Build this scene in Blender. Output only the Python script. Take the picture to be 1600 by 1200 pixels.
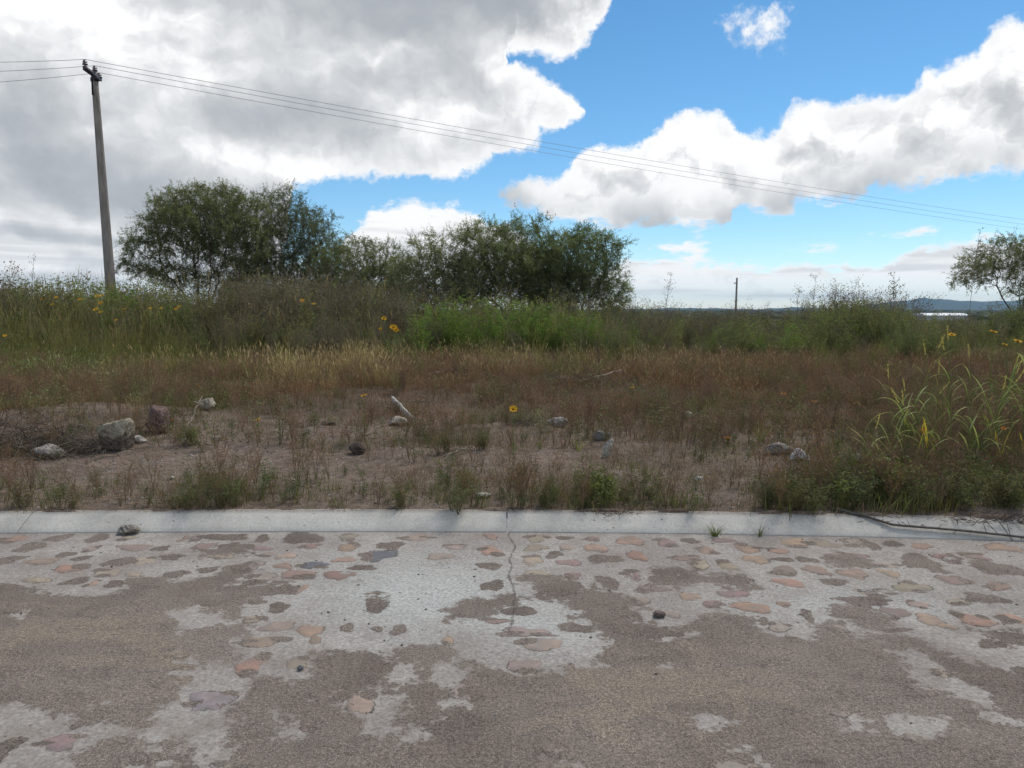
import bpy, bmesh, math, random
import numpy as np
from mathutils import Vector
for o in list(bpy.data.objects): bpy.data.objects.remove(o)
S = bpy.context.scene
COL = S.collection
R = math.radians
# ------------------------------------------------------------------ camera
CAMZ, PITCH, F = 1.5, R(5.57), 1200.0
cd = bpy.data.cameras.new('camera'); cam = bpy.data.objects.new('camera', cd); COL.objects.link(cam)
cam.location = (0, 0, CAMZ); cam.rotation_euler = (R(90) - PITCH, 0, 0)
cd.sensor_width = 36; cd.lens = 27; cd.clip_start = .05; cd.clip_end = 40000
S.camera = cam
S.render.resolution_x, S.render.resolution_y = 1024, 768
S.view_settings.view_transform = 'Standard'; S.view_settings.look = 'None'
S.view_settings.exposure = 0.15; S.view_settings.gamma = 1
SUN_EL, SUN_AZ = 56, 38          # degrees; azimuth measured from +Y towards +X
# ------------------------------------------------------------------ photograph-pixel helpers (1600x1200)
CP, SP = math.cos(PITCH), math.sin(PITCH)
def ray(u, v):
    x, y = (u - 800) / F, (600 - v) / F
    return (x, CP + y * SP, -SP + y * CP)
def atz(u, v, z):
    d = ray(u, v); t = (z - CAMZ) / d[2]; return (d[0] * t, d[1] * t)
def atY(u, v, Y):
    d = ray(u, v); t = Y / d[1]; return (d[0] * t, Y, CAMZ + d[2] * t)
def proj(x, y, z):
    x = np.asarray(x, float); y = np.asarray(y, float); z = np.asarray(z, float) - CAMZ
    dep = np.maximum(y * CP - z * SP, .05); up = y * SP + z * CP
    return 800 + F * x / dep, 600 - F * up / dep
def azel(u, v):
    d = ray(u, v); return math.degrees(math.atan2(d[0], d[1])), math.degrees(math.atan2(d[2], math.hypot(d[0], d[1])))
# ------------------------------------------------------------------ node helpers
class NT:
    def __init__(s, nt): s.nt = nt; s.n = nt.nodes; s.l = nt.links
    def new(s, t, **k):
        n = s.n.new(t)
        for a, b in k.items(): setattr(n, a, b)
        return n
    def put(s, sock, v):
        if isinstance(v, bpy.types.NodeSocket): s.l.new(v, sock)
        elif v is not None: sock.default_value = v
    def m(s, op, a, b=None, c=None, clamp=False):
        n = s.new('ShaderNodeMath', operation=op, use_clamp=clamp)
        s.put(n.inputs[0], a)
        if b is not None: s.put(n.inputs[1], b)
        if c is not None: s.put(n.inputs[2], c)
        return n.outputs[0]
    def vm(s, op, a, b=None, out=0, scale=None):
        n = s.new('ShaderNodeVectorMath', operation=op)
        s.put(n.inputs[0], a)
        if b is not None: s.put(n.inputs[1], b)
        if scale is not None: s.put(n.inputs['Scale'], scale)
        return n.outputs[out]
    def mr(s, v, a, b, c=0., d=1., smooth=True):
        n = s.new('ShaderNodeMapRange', interpolation_type='SMOOTHSTEP' if smooth else 'LINEAR')
        for i, x in enumerate((v, a, b, c, d)): s.put(n.inputs[i], x)
        return n.outputs[0]
    def mix(s, f, a, b, mode='MIX'):
        n = s.new('ShaderNodeMix', data_type='RGBA', blend_type=mode)
        s.put(n.inputs[0], f)
        s.put(n.inputs[6], a if isinstance(a, bpy.types.NodeSocket) else (*a, 1))
        s.put(n.inputs[7], b if isinstance(b, bpy.types.NodeSocket) else (*b, 1))
        return n.outputs[2]
    def noise(s, vec, scale, det=4, rough=.55, dist=0., color=False, lac=2.):
        n = s.new('ShaderNodeTexNoise'); s.put(n.inputs['Vector'], vec)
        n.inputs['Scale'].default_value = scale; n.inputs['Detail'].default_value = det
        n.inputs['Roughness'].default_value = rough; n.inputs['Distortion'].default_value = dist
        n.inputs['Lacunarity'].default_value = lac
        return n.outputs[1 if color else 0]
    def vor(s, vec, scale, feat='F1', out=0, rnd=1.):
        n = s.new('ShaderNodeTexVoronoi', feature=feat); s.put(n.inputs['Vector'], vec)
        n.inputs['Scale'].default_value = scale; n.inputs['Randomness'].default_value = rnd
        return n.outputs[out]
    def xyz(s, a=0., b=0., c=0.):
        n = s.new('ShaderNodeCombineXYZ')
        for i, x in enumerate((a, b, c)): s.put(n.inputs[i], x)
        return n.outputs[0]
    def attr(s, name, out='Fac'):
        n = s.new('ShaderNodeAttribute', attribute_name=name); return n.outputs[out]
# ------------------------------------------------------------------ world: Nishita sky with cumulus
def build_world():
    w = bpy.data.worlds.new('World'); S.world = w; w.use_nodes = True
    T = NT(w.node_tree); T.n.clear()
    sky = T.new('ShaderNodeTexSky', sky_type='NISHITA'); sky.sun_disc = False
    sky.sun_elevation = R(SUN_EL); sky.sun_rotation = R(SUN_AZ)
    sky.altitude = 1900; sky.air_density = 1.0; sky.dust_density = .35; sky.ozone_density = 2.4
    hs = T.new('ShaderNodeHueSaturation'); hs.inputs['Hue'].default_value = .490; hs.inputs['Saturation'].default_value = 1.22; hs.inputs['Value'].default_value = 1.0
    T.put(hs.inputs['Color'], sky.outputs[0])
    bg = T.new('ShaderNodeBackground'); bg.inputs[1].default_value = .12; T.put(bg.inputs[0], hs.outputs[0])
    tc = T.new('ShaderNodeTexCoord'); N = tc.outputs['Generated']
    sep = T.new('ShaderNodeSeparateXYZ'); T.put(sep.inputs[0], N); X, Y, Z = sep.outputs
    az = T.m('MULTIPLY', T.m('ARCTAN2', X, Y), 57.29578)
    el = T.m('MULTIPLY', T.m('ARCSINE', Z), 57.29578)
    P = T.xyz(az, el, 0)
    # domain warp, in degrees
    w1 = T.noise(P, .11, 7, .6, color=True)
    w1 = T.vm('SUBTRACT', w1, (.5, .5, .5))
    kE = T.mr(el, 1, 11, .16, 1., smooth=False)
    wf = T.vm('SUBTRACT', T.noise(P, .42, 5, .6, color=True), (.5, .5, .5))
    wv = T.vm('ADD', T.vm('MULTIPLY', w1, (4.6, 3.4, 0)), T.vm('MULTIPLY', wf, (2.2, 1.9, 0)))
    wv = T.vm('SCALE', wv, scale=kE)
    PW = T.vm('ADD', P, wv)
    sp = T.new('ShaderNodeSeparateXYZ'); T.put(sp.inputs[0], PW); azw, elw = sp.outputs[0], sp.outputs[1]
    # billows and light offset
    bil = T.noise(PW, .30, 6, .58)
    bil2 = T.noise(T.vm('ADD', PW, (-.55, -1.0, 0)), .30, 6, .58)
    relief = T.m('SUBTRACT', bil2, bil)          # >0 where the lump faces up and right
    AZ0, AZR, EL0, ELR = -60., 120., -15., 60.
    azn = T.m('DIVIDE', T.m('SUBTRACT', azw, AZ0), AZR, clamp=True)
    def curve(pts):
        n = T.new('ShaderNodeFloatCurve'); c = n.mapping.curves[0]
        q = []
        for u, v in pts:
            a, e = azel(u, v); q.append(((a - AZ0) / AZR, min(1, max(0, (e - EL0) / ELR))))
        q.sort()
        c.points[0].location = (0., q[0][1]); c.points[1].location = (1., q[-1][1])
        for a, e in q: c.points.new(a, e)
        for p in c.points: p.handle_type = 'VECTOR'
        n.mapping.update(); T.put(n.inputs['Value'], azn)
        return T.m('MULTIPLY_ADD', n.outputs[0], ELR, EL0)
    def bank(top, bot):
        t, b = curve(top), curve(bot)
        return T.m('MINIMUM', T.m('SUBTRACT', t, elw), T.m('SUBTRACT', elw, b)), t, b
    # A1: the big grey sheet on the left
    botA = curve([(-400, 640), (430, 640), (456, 292), (520, 278), (600, 283), (700, 286), (760, 266), (785, 215), (800, 92),
                  (850, 97), (890, 90), (915, 74), (935, 40), (955, 0), (975, -60), (1000, -300), (2200, -300)])
    dA1 = T.m('SUBTRACT', elw, botA)
    dA2, _, _ = bank([(-300, 900), (690, 900), (720, 60), (790, 90), (830, 105), (870, 128), (900, 145), (915, 165), (925, 1000), (2000, 1000)],
                     [(-300, 300), (700, 286), (760, 262), (830, 235), (880, 205), (905, 182), (918, 165), (2000, 165)])
    dA = T.m('MAXIMUM', dA1, dA2)
    dB, tB, bB = bank([(-300, 900), (765, 900), (776, 298), (800, 290), (850, 283), (900, 266), (915, 235), (945, 218), (1000, 210), (1030, 194), (1075, 170),
                       (1125, 168), (1165, 198), (1205, 188), (1240, 166), (1300, 156), (1400, 146), (1432, 138), (1442, 112), (1480, 96),
                       (1520, 75), (1560, 50), (1600, 38), (1700, 0), (1900, 60), (2300, 900)],
                      [(-300, 330), (776, 306), (800, 320), (870, 346), (950, 355), (1060, 358), (1138, 354), (1150, 322), (1180, 337), (1240, 337),
                       (1252, 312), (1340, 306), (1420, 298), (1480, 290), (1600, 280), (1750, 270), (2300, 260)])
    dC, tC, bC = bank([(-300, 900), (515, 900), (535, 362), (560, 345), (600, 324), (650, 315), (700, 319), (745, 331), (790, 352), (840, 372), (880, 900), (2000, 900)],
                      [(-300, 430), (2000, 430)])
    tD = curve([(-300, 380), (900, 425), (960, 412), (985, 403), (1040, 399), (1130, 407), (1200, 416), (1260, 408), (1300, 414), (1370, 410),
                (1415, 391), (1450, 380), (1500, 366), (1545, 364), (1600, 372), (1700, 380), (2200, 400)])
    dD = T.m('SUBTRACT', tD, elw)
    d = T.m('MAXIMUM', T.m('MAXIMUM', dA, dB), T.m('MAXIMUM', dC, dD))
    # small puffs
    for (u, v, ru, rv) in [(1080, 387, 42, 10), (1268, 389, 20, 6), (1392, 367, 26, 4), (1080, 405, 30, 12), (448, 292, 26, 12), (1190, 24, 26, 16)]:
        a, e = azel(u, v); q = T.vm('MULTIPLY', T.vm('SUBTRACT', PW, (a, e, 0)), (20.9 / ru * 1, 20.9 / rv * 1, 0))
        ln = T.vm('LENGTH', q, out=1)
        d = T.m('MAXIMUM', d, T.m('MULTIPLY', T.m('SUBTRACT', 1., ln), rv / 20.9 * (.35 if v < 100 else 1)))
    # rest of the sky: broken cumulus overhead and behind
    pl = T.vm('DIVIDE', N, T.xyz(T.m('ADD', Z, .35), T.m('ADD', Z, .35), 1.))
    gen = T.noise(pl, 1.6, 7, .6)
    gd = T.m('MULTIPLY', T.m('SUBTRACT', gen, .50), 22.)
    outm = T.m('MAXIMUM', T.mr(el, 25, 33), T.mr(T.m('ABSOLUTE', az), 42, 55))
    d = T.m('ADD', T.m('MULTIPLY', d, T.m('SUBTRACT', 1., outm)), T.m('MULTIPLY', gd, outm))
    d = T.m('ADD', d, T.m('MULTIPLY', T.m('MULTIPLY', T.m('SUBTRACT', bil, .5), 2.4), kE))
    fine = T.noise(P, 1.3, 5, .65)
    lowf = T.m('SUBTRACT', 1., T.mr(el, 6, 10)); puff = T.noise(T.vm('MULTIPLY', P, (.42, 1.25, 1)), 1., 5, .62)
    d = T.m('ADD', d, T.m('MULTIPLY', T.m('SUBTRACT', fine, .5), 1.))
    d = T.m('ADD', d, T.m('MULTIPLY', T.m('MULTIPLY', T.m('SUBTRACT', puff, .5), lowf), 2.6))
    alpha = T.mr(d, -.12, .6)
    # ---- cloud shade
    dark = None
    for (u, v, ru, rv, s) in [(690, 15, 250, 62, 1.0), (440, 195, 140, 42, .9), (60, 230, 120, 80, .55), (230, 312, 260, 44, .95), (70, 366, 170, 11, .6), (80, 440, 180, 10, .4),
                              (620, 262, 120, 22, .35), (560, 215, 110, 30, .25), (150, 60, 90, 40, .3), (1270, 285, 120, 22, .55), (1290, 235, 90, 30, .3), (960, 335, 120, 12, .45),
                              (1500, 255, 110, 22, .35), (950, 300, 60, 25, .3), (660, 370, 90, 30, .15), (640, 130, 90, 30, .3), (1530, 150, 60, 20, .25)]:
        a, e = azel(u, v); q = T.vm('MULTIPLY', T.vm('SUBTRACT', PW, (a, e, 0)), (20.9 / ru, 20.9 / rv, 0))
        g = T.m('MULTIPLY', T.mr(T.vm('LENGTH', q, out=1), 1.5, .1), s)
        dark = g if dark is None else T.m('ADD', dark, T.m('MULTIPLY', g, T.m('SUBTRACT', 1., dark)))
    darkout = T.m('MULTIPLY', T.mr(gd, .5, 5), outm)
    dark = T.m('MAXIMUM', T.m('MULTIPLY', dark, T.m('SUBTRACT', 1., outm)), T.m('MULTIPLY', darkout, .6))
    left = T.mr(azw, 6, -3)
    dark = T.m('ADD', dark, T.m('MULTIPLY', left, .20))
    strat = T.noise(T.vm('MULTIPLY', P, (.05, .85, 1)), 1.0, 4, .5)
    low = T.mr(el, 9, 4)
    dark = T.m('ADD', dark, T.m('MULTIPLY', T.m('MULTIPLY', T.m('SUBTRACT', strat, .5), low), 1.2))
    dark = T.m('ADD', dark, T.m('MULTIPLY', T.m('SUBTRACT', .5, bil), T.m('MULTIPLY_ADD', left, .25, .35)))
    dark = T.m('ADD', dark, T.m('MULTIPLY', relief, T.m('MULTIPLY_ADD', left, 1.2, -2.3)))
    PL = T.vm('MULTIPLY', PW, (.7, 1.15, 1)); bg1 = T.noise(PL, .10, 5, .5); bg2 = T.noise(T.vm('ADD', PL, (-.9, -1.9, 0)), .10, 5, .5)
    dark = T.m('ADD', dark, T.m('MULTIPLY', T.m('SUBTRACT', bg1, bg2), T.m('MULTIPLY_ADD', left, 1.9, 1.5)))
    edge = T.mr(d, .2, 3.)
    dark = T.m('MAXIMUM', T.m('MULTIPLY', dark, T.m('MULTIPLY_ADD', edge, .8, .2)), 0.)
    dark = T.m('SUBTRACT', 1., T.m('EXPONENT', T.m('MULTIPLY', dark, -1.55)))
    inB = T.m('MULTIPLY', T.mr(dB, -.6, .2), T.m('SUBTRACT', 1., outm)); base = T.m('MULTIPLY', T.mr(T.m('SUBTRACT', elw, bB), 3.4, .2), inB)
    base = T.m('MULTIPLY', base, T.mr(T.noise(P, .22, 4, .5), .36, .62, .15, .72))
    strk = T.m('MULTIPLY', T.mr(strat, .46, .62, 0, .38), T.m('MULTIPLY', lowf, T.mr(d, .1, .8)))
    dark = T.m('MAXIMUM', dark, T.m('MAXIMUM', base, strk))
    cc = T.mix(dark, (.95, .95, .95), (.30, .33, .365))
    bc = T.new('ShaderNodeBackground'); bc.inputs[1].default_value = 1.0; T.put(bc.inputs[0], cc)
    ms = T.new('ShaderNodeMixShader'); T.put(ms.inputs[0], T.m('MULTIPLY', alpha, T.mr(T.m('ADD', el, T.m('MULTIPLY', T.m('SUBTRACT', strat, .5), 5)), -.6, 2.6, .35, 1.))); T.put(ms.inputs[1], bg.outputs[0]); T.put(ms.inputs[2], bc.outputs[0])
    out = T.new('ShaderNodeOutputWorld'); T.put(out.inputs[0], ms.outputs[0])
build_world()
sl = bpy.data.lights.new('sun', 'SUN'); sl.energy = 2.7; sl.angle = R(16); sl.color = (1, .93, .82)
sun = bpy.data.objects.new('sun', sl); COL.objects.link(sun)
sv = Vector((math.sin(R(SUN_AZ)) * math.cos(R(SUN_EL)), math.cos(R(SUN_AZ)) * math.cos(R(SUN_EL)), math.sin(R(SUN_EL))))
sun.rotation_euler = sv.to_track_quat('Z', 'Y').to_euler(); sun.location = (5, 8, 20)
S.cycles.max_bounces = 6; S.cycles.transparent_max_bounces = 4
# ------------------------------------------------------------------ numeric noise
def _h(ix, iy, seed):
    n = (ix.astype(np.int64) * 374761393 + iy.astype(np.int64) * 668265263 + seed * 1442695041) & 0xffffffff
    n = ((n ^ (n >> 13)) * 1274126177) & 0xffffffff
    return ((n ^ (n >> 16)) & 0xffff) / 65535.0
def vn(x, y, seed=0):
    x = np.asarray(x, float); y = np.asarray(y, float)
    ix, iy = np.floor(x), np.floor(y); fx, fy = x - ix, y - iy
    fx = fx * fx * (3 - 2 * fx); fy = fy * fy * (3 - 2 * fy)
    a, b, c, d = _h(ix, iy, seed), _h(ix + 1, iy, seed), _h(ix, iy + 1, seed), _h(ix + 1, iy + 1, seed)
    return (a * (1 - fx) + b * fx) * (1 - fy) + (c * (1 - fx) + d * fx) * fy
def fbm(x, y, seed=0, o=4):
    s, a, t = 0, .5, 0
    for i in range(o):
        s = s + a * vn(x * 2 ** i, y * 2 ** i, seed + i * 17); t += a; a *= .5
    return s / t
def sst(x, a, b):
    t = np.clip((x - a) / (b - a), 0, 1); return t * t * (3 - 2 * t)
# ------------------------------------------------------------------ ground heights, kerb line
KL = np.array([atz(u, v, 0) for u, v in [(-600, 842), (-200, 836), (0, 834), (400, 832), (800, 831.5), (1100, 835.5), (1400, 841), (1700, 849), (2300, 872)]])
def kerb_y(x):
    x = np.asarray(x, float)
    c = np.polyfit(KL[1:-1, 0], KL[1:-1, 1], 3)
    xc = np.clip(x, -4.6, 4.6)
    s0 = np.polyval(np.polyder(c), xc)
    return np.polyval(c, xc) + s0 * (x - xc)
KW, KH = .22, .10
def gh(x, y):
    """height of the lot behind the kerb"""
    x = np.asarray(x, float); y = np.asarray(y, float)
    s = y - kerb_y(x) - KW
    h = KH - .004 + 0 * x
    rise = sst(s, 0, 1.2)
    h = h + rise * ((fbm(x * .7, y * .7, 3) - .5) * .12 + (fbm(x * 3.1, y * 3.1, 9, 3) - .5) * .045)
    h = h + sst(s, 0.02, .12) * (fbm(x * 11, y * 11, 19, 2) - .5) * .02
    for mx, my, sx, sy, mh in [(-5.6, 8.6, 1.5, .9, .22), (-4.9, 9.5, 1.3, .8, .14), (-.4, 8.6, .6, .35, .10), (.2, 8.9, .7, .35, .08), (-.6, 7.4, .7, .4, .05),
                               (4.6, 7.4, 1.0, .5, .07), (2.8, 8.4, .8, .4, .06), (-2.2, 12, 2.5, 1.5, .12), (1.5, 14, 3, 2, .10), (3.4, 5.75, .8, .25, .04)]:
        h = h + mh * np.exp(-((x - mx) / sx) ** 2 - ((y - my) / sy) ** 2)
    h = h - 6.4 * sst(y, 45, 520) - .0 * x
    big = sst(y, 60, 400) * (fbm(x * .01, y * .01, 5) - .5) * 3
    return h + big
# ------------------------------------------------------------------ geometry accumulator
class Geo:
    def __init__(s): s.V = []; s.F = {3: [], 4: []}; s.C = []; s.n = 0
    def add(s, V, F, C):
        V = np.asarray(V, np.float32).reshape(-1, 3)
        if len(V) == 0: return s
        for f in (F if isinstance(F, (list, tuple)) else [F]):
            f = np.asarray(f, np.int64)
            if f.size: s.F[f.shape[1]].append(f + s.n)
        C = np.asarray(C, np.float32)
        if C.ndim == 1: C = np.tile(C[None, :3], (len(V), 1))
        s.V.append(V); s.C.append(C); s.n += len(V); return s
    def arrays(s):
        V = np.concatenate(s.V) if s.V else np.zeros((0, 3), np.float32)
        C = np.concatenate(s.C) if s.C else np.zeros((0, 3), np.float32)
        return V, {k: (np.concatenate(f) if f else np.zeros((0, k), np.int64)) for k, f in s.F.items()}, C
    def inst(s, src, pos, scale, rot, cmul=None, tilt=None):
        """stamp N transformed copies of src into this mesh"""
        V, Fs, C = src.arrays(); N = len(pos); nv = len(V)
        c, sn = np.cos(rot), np.sin(rot); sc = np.asarray(scale, float)
        if sc.ndim == 1: sc = np.stack([sc, sc, sc], 1)
        X = V[None, :, 0] * sc[:, 0:1]; Y = V[None, :, 1] * sc[:, 1:2]; Z = V[None, :, 2] * sc[:, 2:3]
        x = c[:, None] * X - sn[:, None] * Y; y = sn[:, None] * X + c[:, None] * Y
        if tilt is not None:
            x = x + tilt[:, 0:1] * Z; y = y + tilt[:, 1:2] * Z
        P = np.stack([x + pos[:, 0:1], y + pos[:, 1:2], Z + pos[:, 2:3]], -1).reshape(-1, 3)
        CC = np.tile(C[None], (N, 1, 1))
        if cmul is not None: CC = CC * cmul[:, None, :]
        off = (np.arange(N) * nv)[:, None, None]
        s.add(P, [(f[None] + off).reshape(-1, k) for k, f in Fs.items() if len(f)], CC.reshape(-1, 3)); return s
    def mesh(s, name, mat, smooth=False):
        V, Fs, C = s.arrays()
        me = bpy.data.meshes.new(name); me.vertices.add(len(V)); me.vertices.foreach_set('co', V.ravel())
        f3, f4 = Fs[3], Fs[4]
        loops = np.concatenate([f3.ravel(), f4.ravel()]).astype(np.int32)
        me.loops.add(len(loops)); me.loops.foreach_set('vertex_index', loops)
        st = np.concatenate([np.arange(len(f3)) * 3, len(f3) * 3 + np.arange(len(f4)) * 4]).astype(np.int32)
        me.polygons.add(len(st)); me.polygons.foreach_set('loop_start', st)
        if smooth: me.polygons.foreach_set('use_smooth', np.ones(len(st), bool))
        me.update(calc_edges=True)
        a = me.color_attributes.new(name='col', type='FLOAT_COLOR', domain='POINT')
        a.data.foreach_set('color', np.concatenate([np.clip(C, 0, 1), np.ones((len(C), 1), np.float32)], 1).ravel())
        me.materials.append(mat)
        return me
    def obj(s, name, mat, parent=None, smooth=False):
        o = bpy.data.objects.new(name, s.mesh(name, mat, smooth)); COL.objects.link(o)
        if parent: o.parent = parent
        return o
def tag(o, label, cat, group=None, kind=None):
    if label: o['label'] = label
    if cat: o['category'] = cat
    if group: o['group'] = group
    if kind: o['kind'] = kind
    return o
def thing(name, label, cat, loc, group=None, rz=0):
    o = bpy.data.objects.new(name, None); o.empty_display_size = .1; COL.objects.link(o); o.location = loc; o.rotation_euler = (0, 0, rz)
    return tag(o, label, cat, group)
def copy_tree(o, loc, rz=0, sc=1, label=None, group=None):
    c = o.copy(); COL.objects.link(c); c.location = loc; c.rotation_euler = (0, 0, rz); c.scale = (sc, sc, sc)
    if label: c['label'] = label
    if group: c['group'] = group
    for ch in list(o.children):
        d = ch.copy(); COL.objects.link(d); d.parent = c
        for g in list(ch.children):
            e = g.copy(); COL.objects.link(e); e.parent = d
    return c
def unit(a): return a / np.maximum(np.linalg.norm(a, axis=-1, keepdims=True), 1e-9)
def leaves(cen, d, nrm, L, W, col):
    """diamond leaves"""
    N = len(cen); d = unit(d); side = unit(np.cross(d, nrm))
    L = np.broadcast_to(L, (N,))[:, None]; W = np.broadcast_to(W, (N,))[:, None]
    V = np.stack([cen, cen + d * L * .45 + side * W * .5, cen + d * L, cen + d * L * .45 - side * W * .5], 1)
    f = np.arange(N * 4).reshape(N, 4)
    C = np.repeat(np.broadcast_to(col, (N, 3)), 4, 0)
    return V.reshape(-1, 3), f, C
def blades(base, az, H, W, bend, col, seg=2, tipcol=None):
    """grass blades leaning towards az; bend = sideways reach as a share of the height"""
    N = len(base); H = np.broadcast_to(H, (N,)); W = np.broadcast_to(W, (N,)); bend = np.broadcast_to(bend, (N,))
    o = np.stack([np.cos(az), np.sin(az), 0 * az], 1); sd = np.stack([-np.sin(az), np.cos(az), 0 * az], 1)
    tw = np.random.uniform(0, 6.28, N); sd = sd * np.cos(tw)[:, None] + o * np.sin(tw)[:, None]
    col = np.broadcast_to(col, (N, 3)); tc = col if tipcol is None else np.broadcast_to(tipcol, (N, 3))
    rows, cols = [], []
    for k in range(seg + 1):
        t = k / seg
        p = base + o * (bend * H * t ** 1.8)[:, None]; p = p + np.array([0, 0, 1.]) * (H * (t - .22 * bend * t ** 2.5))[:, None]
        w = (W * .5 * (1 - t ** 1.5))[:, None] if k < seg else 0
        c = col * (1 - t) + tc * t
        if k < seg: rows += [p - sd * w, p + sd * w]; cols += [c, c]
        else: rows += [p]; cols += [c]
    nv = 2 * seg + 1
    V = np.stack(rows, 1).reshape(-1, 3); C = np.stack(cols, 1).reshape(-1, 3)
    off = (np.arange(N) * nv)[:, None]
    Fq = [(off + np.array([[2 * k, 2 * k + 1, 2 * k + 3, 2 * k + 2]])) for k in range(seg - 1)]
    Ft = off + np.array([[2 * seg - 2, 2 * seg - 1, 2 * seg]])
    return V, ([np.concatenate(Fq)] if Fq else []) + [Ft], C
def tube(pts, rad, sides=5, col=(.3, .25, .2), cap=True):
    pts = np.asarray(pts, float); n = len(pts); rad = np.broadcast_to(rad, (n,))
    tn = unit(np.gradient(pts, axis=0)); ref = np.array([0, 0, 1.]) if abs(tn[0][2]) < .9 else np.array([1., 0, 0])
    a = unit(np.cross(tn, ref)); b = np.cross(tn, a)
    th = np.arange(sides) * 2 * math.pi / sides
    V = pts[:, None] + rad[:, None, None] * (np.cos(th)[None, :, None] * a[:, None] + np.sin(th)[None, :, None] * b[:, None])
    V = V.reshape(-1, 3); q = []
    for i in range(n - 1):
        for k in range(sides):
            k2 = (k + 1) % sides; q.append((i * sides + k, i * sides + k2, (i + 1) * sides + k2, (i + 1) * sides + k))
    t = []
    if cap:
        V = np.concatenate([V, pts[:1], pts[-1:]]); m = n * sides
        for k in range(sides):
            k2 = (k + 1) % sides; t += [(m, k2, k), (m + 1, (n - 1) * sides + k, (n - 1) * sides + k2)]
    return V, [np.array(q)] + ([np.array(t)] if t else []), np.asarray(col)
def segs(P0, P1, r0, r1, col, sides=3):
    """many straight tapered twigs at once"""
    N = len(P0); d = unit(P1 - P0); ref = np.where(np.abs(d[:, 2:3]) < .9, np.array([[0, 0, 1.]]), np.array([[1., 0, 0]]))
    a = unit(np.cross(d, ref)); b = np.cross(d, a); th = np.arange(sides) * 2 * math.pi / sides
    ring = np.cos(th)[None, :, None] * a[:, None] + np.sin(th)[None, :, None] * b[:, None]
    r0 = np.broadcast_to(r0, (N,)); r1 = np.broadcast_to(r1, (N,))
    V = np.concatenate([P0[:, None] + ring * r0[:, None, None], P1[:, None] + ring * r1[:, None, None]], 1).reshape(-1, 3)
    off = (np.arange(N) * 2 * sides)[:, None]
    q = np.concatenate([off + np.array([[k, (k + 1) % sides, sides + (k + 1) % sides, sides + k]]) for k in range(sides)])
    return V, [q], np.repeat(np.broadcast_to(col, (N, 3)), 2 * sides, 0)
# ------------------------------------------------------------------ materials
def mat(name, fn):
    m = bpy.data.materials.new(name); m.use_nodes = True; T = NT(m.node_tree); T.n.clear()
    out = T.new('ShaderNodeOutputMaterial'); T.put(out.inputs[0], fn(T)); return m
def pbsdf(T, col, rough=.9, bump=None, dist=.01, strength=1., spec=.25, metal=0):
    b = T.new('ShaderNodeBsdfPrincipled'); T.put(b.inputs['Base Color'], col if isinstance(col, bpy.types.NodeSocket) else (*col, 1))
    T.put(b.inputs['Roughness'], rough); b.inputs['Specular IOR Level'].default_value = spec; b.inputs['Metallic'].default_value = metal
    if bump is not None:
        n = T.new('ShaderNodeBump'); n.inputs['Distance'].default_value = dist; n.inputs['Strength'].default_value = strength
        T.put(n.inputs['Height'], bump); T.put(b.inputs['Normal'], n.outputs[0])
    return b.outputs[0]
def f_foliage(trans):
    def fn(T):
        c = T.attr('col', 'Color'); g = T.new('ShaderNodeNewGeometry').outputs['Position']
        c = T.mix(1., c, T.mix(T.noise(g, 1.1, 3), (1.4, 1.33, 1.2), (2.45, 2.3, 2.05)), 'MULTIPLY')
        a = pbsdf(T, c, .75, spec=.15)
        t = T.new('ShaderNodeBsdfTranslucent'); T.put(t.inputs[0], T.mix(1., c, (1.1, 1.25, .7), 'MULTIPLY'))
        m = T.new('ShaderNodeMixShader'); m.inputs[0].default_value = trans; T.put(m.inputs[1], a); T.put(m.inputs[2], t.outputs[0])
        return m.outputs[0]
    return fn
M_LEAF = mat('leaf', f_foliage(.3)); M_CROWN = mat('tree_leaf', f_foliage(.45)); M_DRY = mat('dry_plant', f_foliage(.12))
def f_petal(T):
    c = T.attr('col', 'Color'); t = T.new('ShaderNodeBsdfTranslucent'); T.put(t.inputs[0], c); m = T.new('ShaderNodeMixShader'); m.inputs[0].default_value = .3
    T.put(m.inputs[1], pbsdf(T, c, .7, spec=.15)); T.put(m.inputs[2], t.outputs[0]); return m.outputs[0]
M_PETAL = mat('petal', f_petal)
def f_bark(T):
    c = T.attr('col', 'Color'); g = T.new('ShaderNodeTexCoord').outputs['Object']
    n = T.noise(T.vm('MULTIPLY', g, (1, 1, .25)), 40, 4)
    return pbsdf(T, T.mix(1., c, T.mix(n, (.6, .6, .6), (1.4, 1.4, 1.4)), 'MULTIPLY'), .95, n, .01)
M_BARK = mat('bark', f_bark)
def f_rock(T):
    c = T.attr('col', 'Color'); g = T.new('ShaderNodeNewGeometry').outputs['Position']
    n = T.noise(g, 22, 7, .65); n2 = T.noise(g, 110, 3, .6); v = T.vor(g, 45)
    k = T.mix(T.mr(n, .3, .72), (.55, .53, .5), (1.35, 1.33, 1.3))
    c = T.mix(1., c, k, 'MULTIPLY'); c = T.mix(T.mr(n2, .56, .7, 0, .4), c, (.09, .08, .07))
    return pbsdf(T, c, .95, T.m('ADD', n, T.m('MULTIPLY', v, .4)), .018, 1.)
M_ROCK = mat('rock', f_rock)
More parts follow.
